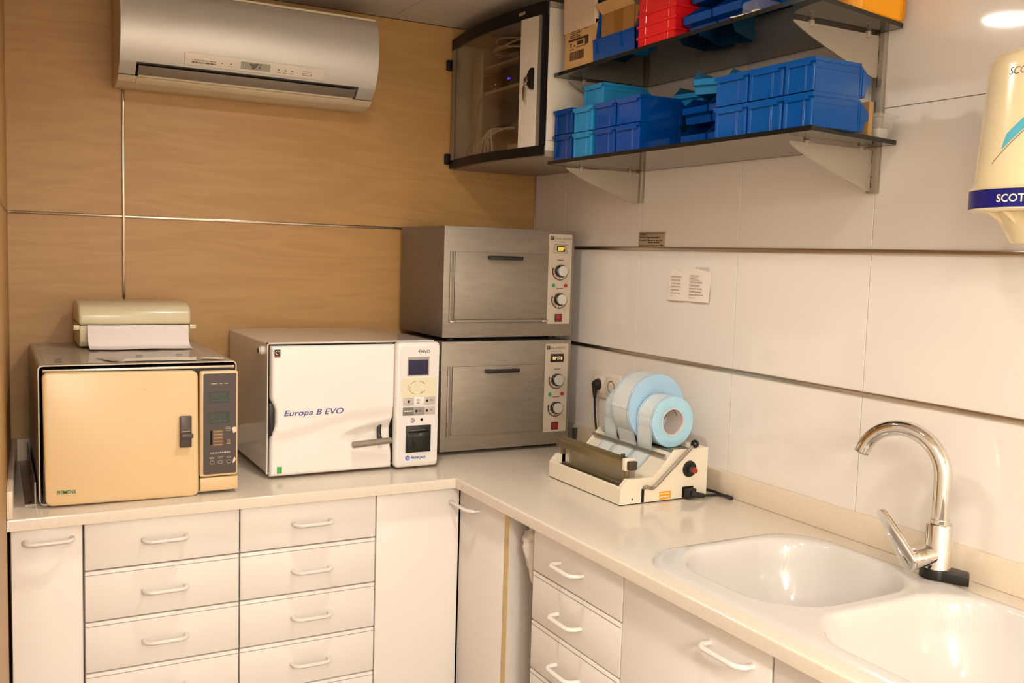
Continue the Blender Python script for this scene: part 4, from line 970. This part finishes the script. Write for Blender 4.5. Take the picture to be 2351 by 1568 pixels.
for zt_ in (1.1665, 1.1135):
    sb('lcd', -1.2755, -1.2255, zt_-0.030, zt_, 'lcd_green')
    text('digits', '8888', 0.0195, (-1.2735, yq-0.0007, zt_-0.0165), (1, 0, 0), (0, 0, 1), 'seg', scl, sx=1.0, ex=0.0001)
    obj('lcd_print', dashes(BM(), (-1.273, yq-0.0008, zt_-0.0255), (1, 0, 0), (0, 0, 1), 1, 0.044, 0.004, 0.005, int(zt_*1000), 0.02), 'seg', scl)
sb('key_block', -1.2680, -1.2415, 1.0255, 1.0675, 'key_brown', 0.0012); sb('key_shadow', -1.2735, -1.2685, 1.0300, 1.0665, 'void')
bm = BM()
for k in range(5): box(bm, -1.2645, -1.2435, yq-0.0018, yq-0.001, 1.0630-0.0085*k, 1.0642-0.0085*k)
obj('key_marks', bm, 'ink_gold', scl)
bm = dashes(BM(), (-1.2355, yq, 1.0725), (1, 0, 0), (0, 0, 1), 3, 0.0135, 0.0042, 0.0014, 4, 0.1)
for k in range(3):
    dashes(bm, (-1.275+0.021*k, yq, 0.9965-0.0*k), (1, 0, 0), (0, 0, 1), 2, 0.0125, 0.0032, 0.0011, 20+k, 0.1)
    tube(bm, [(-1.2690+0.021*k+0.0055*math.cos(2*PI*q/14), yq-0.0005, 0.9840+0.0042*math.sin(2*PI*q/14)) for q in range(15)], 0.0006, seg=4)
text('lettering', 'Easy Select Clave', 0.0072, (-1.2735, yq, 1.0065), (1, 0, 0), (0, 0, 1), 'ink_pale', scl, shear=0.2, sx=0.82) if False else dashes(bm, (-1.2735, yq, 1.0070), (1, 0, 0), (0, 0, 1), 1, 0.050, 0.004, 0.0030, 31, 0.02)
obj('panel_print', bm, 'ink_pale', scl)
bm = BM(); tube(bm, [(-1.2275+0.0035*math.cos(2*PI*q/12), yq-0.0005, 1.0370+0.0035*math.sin(2*PI*q/12)) for q in range(13)], 0.0007, seg=4); box(bm, -1.2335, -1.2215, yq-0.0006, yq, 1.0300, 1.0315)
obj('key_symbol', bm, 'ink_gold', scl)
obj('paint_chip', prism(BM(), [(-1.2195, 1.0700), (-1.2150, 1.0735), (-1.2090, 1.0725), (-1.2085, 1.0610), (-1.2150, 1.0565), (-1.2175, 1.0620)], 'y', yq-0.0004, yq+0.0003), 'chip', scl)
obj('paint_chip', prism(BM(), [(-1.2125, 0.9950), (-1.2095, 0.9890), (-1.2120, 0.9820), (-1.2175, 0.9785), (-1.2160, 0.9880)], 'y', yq-0.0004, yq+0.0003), 'chip', scl)
obj('base_cover', B(-1.2975, -1.2025, -0.595, -0.5765, 0.9090, 0.9440, bev=0.004, seg=3), 'beige_yellow', sa)
for xx, yy in ((-1.26, -0.53), (-1.62, -0.53), (-1.26, -0.07), (-1.62, -0.07)):
    obj('foot', lathe(BM(), [(0, 0), (0.014, 0), (0.013, 0.0085), (0, 0.0085)], (xx, yy, ZK+0.0001), (0, 0, 1), 14), 'rubber', sa)
rl = obj('base_rail', B(-1.6935, -1.667, -0.545, -0.03, ZK+0.0001, ZK+0.003), 'steel_panel', sa)
obj('rail_wall', B(-1.6725, -1.6695, -0.54, -0.03, ZK+0.0032, ZK+0.055), 'steel_panel', sa)
obj('rail_hole', disc(BM(), (-1.6815, -0.525, ZK+0.003), (0, 0, 1), 0.005, 0.0004, 12), 'void', sa)
# clear cover sheet and scraps of paper lying on the hood
ct = thing('cover_sheet', 'clear crinkled plastic sheet with stuck paper scraps on the beige autoclave', 'sheet', (-1.44, -0.4, 1.2413))
bm = BM(); nx_, ny_ = 24, 14
for_ = [[bm.verts.new((-1.648+0.40*i/nx_, -0.565+0.40*j/ny_, 1.2416+0.0012*(1+math.sin(i*1.7+j*0.9)*math.cos(j*1.3+i*0.4)))) for j in range(ny_+1)] for i in range(nx_+1)]
for i in range(nx_):
    for j in range(ny_): bm.faces.new([for_[i][j], for_[i+1][j], for_[i+1][j+1], for_[i][j+1]])
obj('film', bm, 'clear_film', ct, ang=80)
zz = 1.2446
obj('paper_scrap', prism(BM(), [(-1.475, -0.552), (-1.30, -0.560), (-1.29, -0.500), (-1.36, -0.485), (-1.46, -0.500)], 'z', zz, zz+0.0006), 'sticker_white', ct)
obj('paper_scrap', prism(BM(), [(-1.50, -0.547), (-1.472, -0.540), (-1.495, -0.470), (-1.53, -0.470)], 'z', zz, zz+0.0006), 'plaque', ct)
obj('paper_scrap', prism(BM(), [(-1.29, -0.54), (-1.235, -0.565), (-1.225, -0.53), (-1.27, -0.51)], 'z', zz, zz+0.0006), 'sticker_white', ct)
for a_, b_ in ((-1.625, -0.53), (-1.622, -0.485), (-1.43, -0.45), (-1.33, -0.44)):
    obj('tape_piece', B(a_, a_+0.016, b_, b_+0.014, zz, zz+0.0004), 'ink_grey', ct)
# towel dispenser on top
td = thing('paper_towel_box', 'cream paper towel dispenser with towel sheet hanging out, on the beige autoclave', 'dispenser', (-1.41, -0.15, 1.2445))
tx0, tx1, tyf = -1.549, -1.254, -0.225
bp_ = [(-0.035, 1.2470), (tyf+0.02, 1.2470), (tyf+0.004, 1.262), (tyf, 1.285), (tyf, 1.3070), (-0.035, 1.3070)]
obj('trough', prism(BM(), bp_, 'x', tx0+0.003, tx1-0.003, bev=0.004), 'disp_cream', td)
lp = [(-0.03, 1.3085), (tyf-0.004, 1.3085), (tyf-0.003, 1.340), (tyf+0.012, 1.360), (tyf+0.045, 1.3685), (-0.05, 1.3685), (-0.03, 1.350)]
obj('cover', prism(BM(), lp, 'x', tx0, tx1, bev=0.009, seg=4), 'disp_cream', td)
for a_, b_ in ((tx0-0.012, tx0+0.003), (tx1-0.003, tx1+0.014)):
    obj('latch', B(a_, b_, tyf-0.001, tyf+0.030, 1.2955, 1.3080, bev=0.001), 'disp_cream', td)
bm = BM(); xs_ = [-1.527+0.264*i/10 for i in range(11)]
pp = smooth_path([(tyf-0.001, 1.3075, 0), (tyf-0.006, 1.300, 0), (tyf-0.008, 1.275, 0), (tyf-0.012, 1.2535, 0), (tyf-0.030, 1.2470, 0), (tyf-0.062, 1.2462, 0)], 4)
gv = [[bm.verts.new((x_+0.004*sstep(1.28, 1.245, p.y)*(1 if x_ > -1.4 else 0.6), p.x, p.y+0.0008*math.sin(x_*40))) for p in pp] for x_ in xs_]
for i in range(10):
    for j in range(len(pp)-1): bm.faces.new([gv[i][j], gv[i+1][j], gv[i+1][j+1], gv[i][j+1]])
ts = obj('towel_sheet', bm, 'towel', td, ang=80)
# ------------------------------------------------------------ bag sealer with film rolls
sl = thing('bag_sealer', 'cream pouch sealing machine with sloping deck, on the worktop beside the ovens', 'sealer', (-0.21, -0.91, ZK))
y0, y1 = -1.093, -0.737
deckp = [(-0.350, 0.903), (-0.349, 0.946), (-0.3455, 0.9490), (-0.3440, 0.928), (-0.262, 0.928), (-0.260, 0.967), (-0.244, 0.968), (-0.188, 1.020), (-0.176, 1.0225), (-0.084, 1.0225), (-0.080, 1.034), (-0.066, 1.034), (-0.066, 0.903)]
obj('housing', prism(BM(), deckp, 'y', y0+0.0015, y1-0.0015), 'sealer_cream', sl)
sidep = [(-0.350, 0.903), (-0.349, 0.946), (-0.328, 0.968), (-0.245, 0.9675), (-0.182, 1.0355), (-0.066, 1.0345), (-0.066, 0.903)]
for a_, b_ in ((y0, y0+0.0014), (y1-0.0014, y1)): obj('end_plate', prism(BM(), sidep, 'y', a_, b_), 'sealer_cream', sl)
for a_, b_ in ((y0+0.0016, y0+0.014), (y1-0.018, y1-0.0016)):
    obj('end_block', prism(BM(), [(-0.3438, 0.9285), (-0.3445, 0.9500), (-0.328, 0.9677), (-0.262, 0.9672), (-0.262, 0.9285)], 'y', a_, b_), 'sealer_cream', sl)
obj('base_strip', B(-0.347, -0.068, y0+0.002, y1-0.002, ZK+0.0001, 0.9029), 'rubber', sl)
obj('tray_lining', B(-0.172, -0.088, y0+0.006, y1-0.006, 1.0226, 1.0236), 'tray_grey', sl)
obj('lower_jaw', B(-0.332, -0.300, y0+0.022, y1-0.026, 0.9285, 0.944, bev=0.002), 'bronze_dark', sl)
obj('heating_strip', B(-0.322, -0.310, y0+0.026, y1-0.03, 0.9442, 0.948), 'bronze', sl)
obj('clear_guard', B(-0.294, -0.291, y0+0.018, y1-0.022, 0.9285, 0.984), 'jaw_clear', sl)
uj = obj('upper_jaw', prism(BM(), [(-0.331, 0.990), (-0.329, 1.012), (-0.310, 1.020), (-0.300, 1.012), (-0.300, 0.994)], 'y', -1.068, -0.742, bev=0.002), 'bronze', sl)
for yy in (-1.066, -0.752):
    obj('jaw_arm', B(-0.318, -0.305, yy-0.003, yy+0.003, 0.935, 0.992, bev=0.001), 'bronze', uj)
obj('jaw_end', B(-0.330, -0.298, -1.083, -1.069, 0.988, 1.020, bev=0.002), 'sealer_cream', uj)
obj('jaw_end', B(-0.326, -0.300, -1.097, -1.0835, 0.991, 1.014, bev=0.003), 'bronze_dark', uj)
obj('jaw_pin', B(-0.323, -0.314, -1.059, -1.052, 1.016, 1.028), 'bronze_dark', uj)
obj('lever_grip', tube(BM(), [(-0.262, -0.732, 0.992), (-0.263, -0.732, 1.036)], [0.0065, 0.0085], seg=12), 'black', sl)
obj('guide_rod', tube(BM(), [(-0.206, -1.086, 1.0195), (-0.206, -0.746, 1.0195)], 0.0042, seg=10), 'brushed', sl)
lvr = smooth_path([(-0.276, y0-0.002, 0.941), (-0.275, y0-0.008, 0.946), (-0.267, y0-0.010, 0.945), (-0.257, y0-0.010, 0.941), (-0.243, y0-0.010, 0.948), (-0.19, y0-0.010, 0.992), (-0.127, y0-0.010, 1.044)], 5)
lvo = obj('lever', tube(BM(), lvr, 0.0045, seg=10), 'brushed', sl)
bm = BM(); bmesh.ops.create_uvsphere(bm, u_segments=20, v_segments=12, radius=0.0115); bmesh.ops.translate(bm, verts=bm.verts, vec=(-0.121, y0-0.010, 1.049))
obj('lever_knob', bm, 'black_gloss', lvo)
obj('lever_slot', B(-0.2825, -0.2735, y0-0.0004, y0+0.001, 0.9035, 0.9395), 'void', sl)
obj('screw', disc(BM(), (-0.311, y0-0.0006, 0.9145), (0, 1, 0), 0.0024, 0.001, 12), 'void', sl)
dk = obj('dial', lathe(BM(), [(0, 0), (0.0225, 0), (0.0215, 0.003), (0.013, 0.004), (0.012, 0.008), (0, 0.008)], (-0.1275, y0, 0.980), (0, -1, 0), 28), 'black', sl)
obj('dial_knob', lathe(BM(), [(0, 0.0082), (0.0085, 0.0082), (0.0075, 0.021), (0, 0.0215)], (-0.1275, y0, 0.980), (0, -1, 0), 20), 'handle_brown', dk)
obj('dial_cap', lathe(BM(), [(0, 0.0217), (0.0078, 0.0217), (0.0068, 0.027), (0, 0.0275)], (-0.1275, y0, 0.980), (0, -1, 0), 20), 'knob_red', dk)
os_ = obj('orange_sticker', B(-0.2235, -0.1860, y0-0.0006, y0+0.0002, 0.9055, 0.9265), 'sticker_orange', sl)
obj('sticker_print', dashes(BM(), (-0.221, y0-0.0008, 0.9195), (1, 0, 0), (0, 0, 1), 2, 0.033, 0.0085, 0.003, 6, 0.15), 'sticker_white', os_)
obj('power_inlet', B(-0.149, -0.112, y0-0.0015, y0+0.001, 0.9042, 0.9330), 'black', sl)
for lab, rad, core, zc_, ya, yb2, m_ in (('small sterilisation film roll nearest the sealer lever, hollow core facing the room', 0.0705, 0.0375, 1.0943, -1.020, -0.950, 'roll_blue_b'), ('largest sterilisation film roll in the middle of the sealer tray', 0.0965, 0.045, 1.1203, -0.946, -0.862, 'roll_blue'), ('half-used film roll at the left end of the sealer tray, behind the largest', 0.072, 0.0375, 1.0958, -0.856, -0.792, 'roll_blue')):
    xc = -0.132
    fr_ = thing('film_roll', lab, 'film roll', (xc, (ya+yb2)/2, zc_-rad), 'film rolls in the sealer tray')
    w_ = yb2-ya
    # side faces
    obj('wound_edge', lathe(BM(), [(core, -0.0003), (core+0.001, -0.0008), (rad*0.8, -0.0012), (rad-0.001, -0.0004), (rad-0.0005, 0.004), (core, 0.004)], (xc, ya, zc_), (0, 1, 0), 56, closed=True), m_, fr_)
    obj('wound_edge', lathe(BM(), [(core, 0), (rad-0.0005, 0), (rad-0.0008, 0.004), (core, 0.004)], (xc, yb2-0.004, zc_), (0, 1, 0), 56, closed=True), m_, fr_)
    obj('wound_film', lathe(BM(), [(core, 0.0042), (rad, 0.0042), (rad, w_-0.0042), (core, w_-0.0042)], (xc, ya, zc_), (0, 1, 0), 56, closed=True), 'roll_paper', fr_)
    obj('core', lathe(BM(), [(core-0.0025, -0.0015), (core-0.0001, -0.0015), (core-0.0001, w_+0.0015), (core-0.0025, w_+0.0015)], (xc, ya, zc_), (0, 1, 0), 40, closed=True), 'core', fr_)
    # printed stripes around the rim
    for yy in (ya+0.009, yb2-0.009):
        obj('print_line', lathe(BM(), [(rad+0.0001, -0.0007), (rad+0.0003, -0.0007), (rad+0.0003, 0.0007), (rad+0.0001, 0.0007)], (xc, yy, zc_), (0, 1, 0), 56, closed=True), 'print_blue', fr_)
    # free end of the film: off the front of the roll, under the rod, down the deck
    a0 = math.radians(150)
    pth = [(xc+(rad+0.0006)*math.cos(a0+k*math.radians(6)), zc_+(rad+0.0006)*math.sin(a0+k*math.radians(6))) for k in range(4 if rad < 0.09 else 6)]
    pth += [(-0.1995, 1.038), (-0.1950, 1.021), (-0.1968, 1.0147), (-0.2040, 1.0085), (-0.232, 0.9822), (-0.2450, 0.9702), (-0.2560, 0.9690)]
    ps = smooth_path([(x_, z_, 0) for x_, z_ in pth], 3)
    for nm, ya2, yb3, mm, off in (('film_tail', ya+0.001, yb2-0.001, 'roll_paper', 0.0), ('tail_stripe', ya+0.004, ya+0.0056, 'print_blue', 0.0004), ('tail_stripe', yb2-0.0056, yb2-0.004, 'print_blue', 0.0004)):
        bm = BM(); A_ = [bm.verts.new((p.x-off, ya2, p.y+off)) for p in ps]; C_ = [bm.verts.new((p.x-off, yb3, p.y+off)) for p in ps]
        for k in range(len(ps)-1): bm.faces.new([A_[k], A_[k+1], C_[k+1], C_[k]])
        obj(nm, bm, mm, fr_, ang=80)
    if rad < 0.071:
        bm = BM()
        ps2 = [(math.radians(20+5*k), 0.025+0.006*math.sin(k*1.9)) for k in range(9)]
        tube(bm, [(xc+(core-0.0028)*math.cos(a_), ya+0.012+d_*0.5, zc_+(core-0.0028)*math.sin(a_)) for a_, d_ in ps2], 0.0009, seg=5)
        obj('core_mark', bm, 'ink_black', fr_)
pc = obj('power_cord', tube(BM(), smooth_path([(-0.090, -1.109, 0.9075), (-0.062, -1.107, 0.9055), (-0.035, -1.112, 0.9045), (-0.022, -1.128, 0.9045), (-0.023, -1.147, 0.9045), (-0.030, -1.152, 0.9045), (-0.038, -1.135, 0.9085), (-0.035, -1.09, 0.909), (-0.030, -1.03, 0.9045), (-0.032, -0.90, 0.9045)], 6), 0.0036, seg=8), 'rubber', sl)
bm = BM(); box(bm, -0.146, -0.115, y0-0.020, y0-0.0018, 0.9048, 0.9300, bev=0.003)
obj('connector', bm, 'rubber', pc)
bm = tube(BM(), smooth_path([(-0.130, y0-0.019, 0.917), (-0.120, y0-0.027, 0.915), (-0.100, y0-0.027, 0.911), (-0.088, -1.108, 0.908)], 4), [0.0095-0.0045*k/12 for k in range(13)], seg=10)
obj('strain_relief', bm, 'rubber', pc)

# ------------------------------------------------------------ socket, plug, wall papers
so = thing('double_socket', 'double cream wall socket on the tiles behind the film rolls', 'socket', (-0.004, -0.505, 1.08))
obj('cover_plate', B(-0.010, -0.0003, -0.590, -0.432, 1.080, 1.164, bev=0.003), 'socket', so)
for yc in (-0.475, -0.548):
    obj('insert', B(-0.0125, -0.0102, yc-0.029, yc+0.029, 1.093, 1.151, bev=0.002), 'socket', so)
    obj('well', lathe(BM(), [(0.0165, 0), (0.0195, 0), (0.0195, 0.0008), (0.0165, 0.0008)], (-0.0126, yc, 1.122), (-1, 0, 0), 24, closed=True), 'ink_grey', so)
pg = thing('power_plug', 'black plug with lead hanging from the left half of the wall socket', 'plug', (-0.025, -0.478, 1.09))
obj('plug_body', lathe(BM(), [(0, 0), (0.0165, 0), (0.0165, 0.010), (0.012, 0.018), (0.005, 0.020), (0, 0.020)], (-0.0136, -0.476, 1.121), (-1, 0, 0), 24), 'rubber', pg)
obj('plug_tail', tube(BM(), [(-0.026, -0.476, 1.122), (-0.027, -0.477, 1.098), (-0.027, -0.478, 1.078)], [0.010, 0.0075, 0.0045], seg=10), 'rubber', pg)
obj('lead', tube(BM(), smooth_path([(-0.027, -0.478, 1.080), (-0.027, -0.482, 1.04), (-0.027, -0.492, 0.985), (-0.030, -0.52, 0.925), (-0.028, -0.58, 0.9045)], 6), 0.0035, seg=8), 'rubber', pg)
pn_ = thing('paper_note', 'white handwritten paper note with curled lower edge taped to the tiles', 'note', (-0.004, -0.90, 1.41))
bm = BM(); N = 8
top = [(-0.812, 1.511), (-0.838, 1.5075), (-0.860, 1.5005), (-0.885, 1.5105), (-0.905, 1.511), (-0.935, 1.511), (-0.965, 1.507), (-0.980, 1.505), (-0.996, 1.504)]
def note_pt(i, v):
    yt, zt_ = top[i]; s = i/(N); yb_ = -0.805-0.188*s; zb_ = 1.4165+0.002*s
    return Vector((-0.0015-0.006*(1-v)**2*(0.4+0.6*abs(math.sin(s*PI*1.7+0.4)))-0.0018*math.sin(PI*min(1, abs(s-0.5)*2))*(1-v), yt+(yb_-yt)*(1-v), zt_+(zb_-zt_)*(1-v)))
gv = [[bm.verts.new(note_pt(i, j/10)) for j in range(11)] for i in range(N+1)]
for i in range(N):
    for j in range(10): bm.faces.new([gv[i][j], gv[i+1][j], gv[i+1][j+1], gv[i][j+1]])
obj('sheet', bm, 'paper', pn_, ang=80)
bm = dashes(BM(), (-0.0065, -0.825, 1.485), (0, -1, 0), (0, 0, 1), 7, 0.050, 0.0095, 0.0022, 14, 0.5)
obj('handwriting', bm, 'ink_pencil', pn_)
bm = dashes(BM(), (-0.0065, -0.908, 1.490), (0, -1, 0), (0, 0, 1), 8, 0.066, 0.0090, 0.0022, 15, 0.4)
obj('handwriting', bm, 'ink_pencil', pn_)
bm = B(-0.0008, -0.0001, -0.985, -0.925, 1.499, 1.516); obj('tape_piece', bm, 'clear_plastic', pn_)
pq = thing('wall_plaque', 'small tan notice with dark print stuck above the upper tile trim', 'notice', (-0.002, -0.717, 1.572))
obj('card', B(-0.0035, -0.0002, -0.7815, -0.6525, 1.5722, 1.6155, bev=0.0008), 'plaque', pq)
bm = BM()
for z_ in (1.6112, 1.5765): box(bm, -0.0040, -0.0034, -0.778, -0.656, z_-0.0006, z_+0.0006)
dashes(bm, (-0.0037, -0.660, 1.6075), (0, -1, 0), (0, 0, 1), 1, 0.03, 0.004, 0.0022, 4, 0.05)
dashes(bm, (-0.0037, -0.659, 1.5985), (0, -1, 0), (0, 0, 1), 1, 0.105, 0.004, 0.0026, 5, 0.02); dashes(bm, (-0.0037, -0.659, 1.5895), (0, -1, 0), (0, 0, 1), 1, 0.112, 0.004, 0.0026, 7, 0.02)
dashes(bm, (-0.0037, -0.700, 1.5830), (0, -1, 0), (0, 0, 1), 1, 0.058, 0.004, 0.0038, 6, 0.02)
disc(bm, (-0.0036, -0.768, 1.5765), (-1, 0, 0), 0.0025, 0.0005, 10); disc(bm, (-0.0036, -0.700, 1.5935), (-1, 0, 0), 0.0028, 0.0005, 10)
obj('print', bm, 'ink_black', pq)

# ------------------------------------------------------------ paper roll dispenser on the right wall
cx_, cy_ = -0.132, -2.03
sc = thing('towel_roll_dispenser', 'cream conical paper roll dispenser with dark blue band on the right wall', 'dispenser', (cx_, cy_, 1.575))
obj('cover', lathe(BM(), [(0, 0.0), (0.1205, 0.0), (0.1205, 0.004), (0.1195, 0.010), (0.1085, 0.205), (0.1060, 0.219), (0.0985, 0.229), (0.083, 0.2345), (0, 0.236)], (cx_, cy_, 1.6755), (0, 0, 1), 72), 'scott_cream', sc, ang=50)
obj('flange', lathe(BM(), [(0.0, 0.0), (0.1285, 0.0), (0.1305, 0.0025), (0.1285, 0.0045), (0, 0.0045)], (cx_, cy_, 1.6705), (0, 0, 1), 72), 'scott_cream', sc)
bn = obj('band', lathe(BM(), [(0.0, 0.0), (0.1265, 0.0), (0.1265, 0.0308), (0.0, 0.0308)], (cx_, cy_, 1.6395), (0, 0, 1), 72), 'scott_blue', sc)
obj('base_ring', lathe(BM(), [(0.0, 0.0), (0.118, 0.0), (0.1255, 0.0025), (0.1255, 0.0045), (0.0, 0.0045)], (cx_, cy_, 1.6348), (0, 0, 1), 72), 'scott_cream', sc)
bm = BM(); lathe(bm, [(0, 0.0), (0.060, 0.0), (0.0625, 0.003), (0.094, 0.0535), (0, 0.0535)], (cx_+0.01, cy_+0.0, 1.581), (0, 0, 1), 64)
fn = obj('outlet_cone', bm, 'scott_cream', sc)
bm = BM()
for k in range(5):
    a_ = math.radians(150+22*k); M_ = Matrix.Translation((cx_+0.01, cy_, 0)) @ Matrix.Rotation(a_, 4, 'Z')
    pr3 = [(0.060, 1.600), (0.112, 1.634), (0.085, 1.634)]
    tmp = BM(); prism(tmp, [(x_, z_) for x_, z_ in pr3], 'y', -0.0012, 0.0012); bmesh.ops.transform(tmp, matrix=M_, verts=tmp.verts); merge(bm, tmp)
obj('rib', bm, 'scott_cream', sc)
bm = BM()
for a_ in (196, 201): disc(bm, (cx_+0.108*math.cos(math.radians(a_)), cy_+0.108*math.sin(math.radians(a_)), 1.6348), (0, 0, -1), 0.004, 0.003, 12)
obj('screw', bm, 'brushed', sc)
def wrap(R0, taper, z0, a0):
    def f(x, y, z):
        zz_ = z0+y; r_ = R0-taper*(zz_-1.6755)+0.0005+z
        a_ = a0+x/R0; return Vector((cx_+r_*math.cos(a_), cy_+r_*math.sin(a_), zz_))
    return f
# reading direction runs anticlockwise seen from above (towards -y on the room side)
text('lettering', 'SCOTT', 0.0185, (0, 0, 0), (1, 0, 0), (0, 1, 0), 'sticker_white', bn, bold=0.0003, sx=1.02, bend=wrap(0.1267, 0.0, 1.6480, math.radians(175)))
cv = [c for c in sc.children if c.name.startswith('cover')][0]
text('lettering', 'SCOTT', 0.0180, (0, 0, 0), (1, 0, 0), (0, 1, 0), 'ink_grey', cv, shear=0.2, sx=1.0, bend=wrap(0.1199, 0.0565, 1.8620, math.radians(171)))
def strip_wrap(u0, u1, zf0, zf1, mat, nm):
    f = wrap(0.1199, 0.0565, 0.0, math.radians(150)); bm = BM(); n_ = 24; A_ = []; C_ = []
    for k in range(n_+1):
        u = u0+(u1-u0)*k/n_; A_.append(bm.verts.new(f(u, zf0(u), 0.0002))); C_.append(bm.verts.new(f(u, zf1(u), 0.0002)))
    for k in range(n_): bm.faces.new([A_[k], A_[k+1], C_[k+1], C_[k]])
    obj(nm, bm, mat, cv)
strip_wrap(0.047, 0.20, lambda u: 1.737+(u-0.047)*0.88, lambda u: 1.737+(u-0.047)*0.88+0.017*sstep(0.046, 0.050, u)+0.003, 'stripe_teal', 'stripe')
strip_wrap(0.028, 0.20, lambda u: 1.714+(u-0.028)*0.92, lambda u: 1.7152+(u-0.028)*0.92, 'ink_black', 'pinstripe')
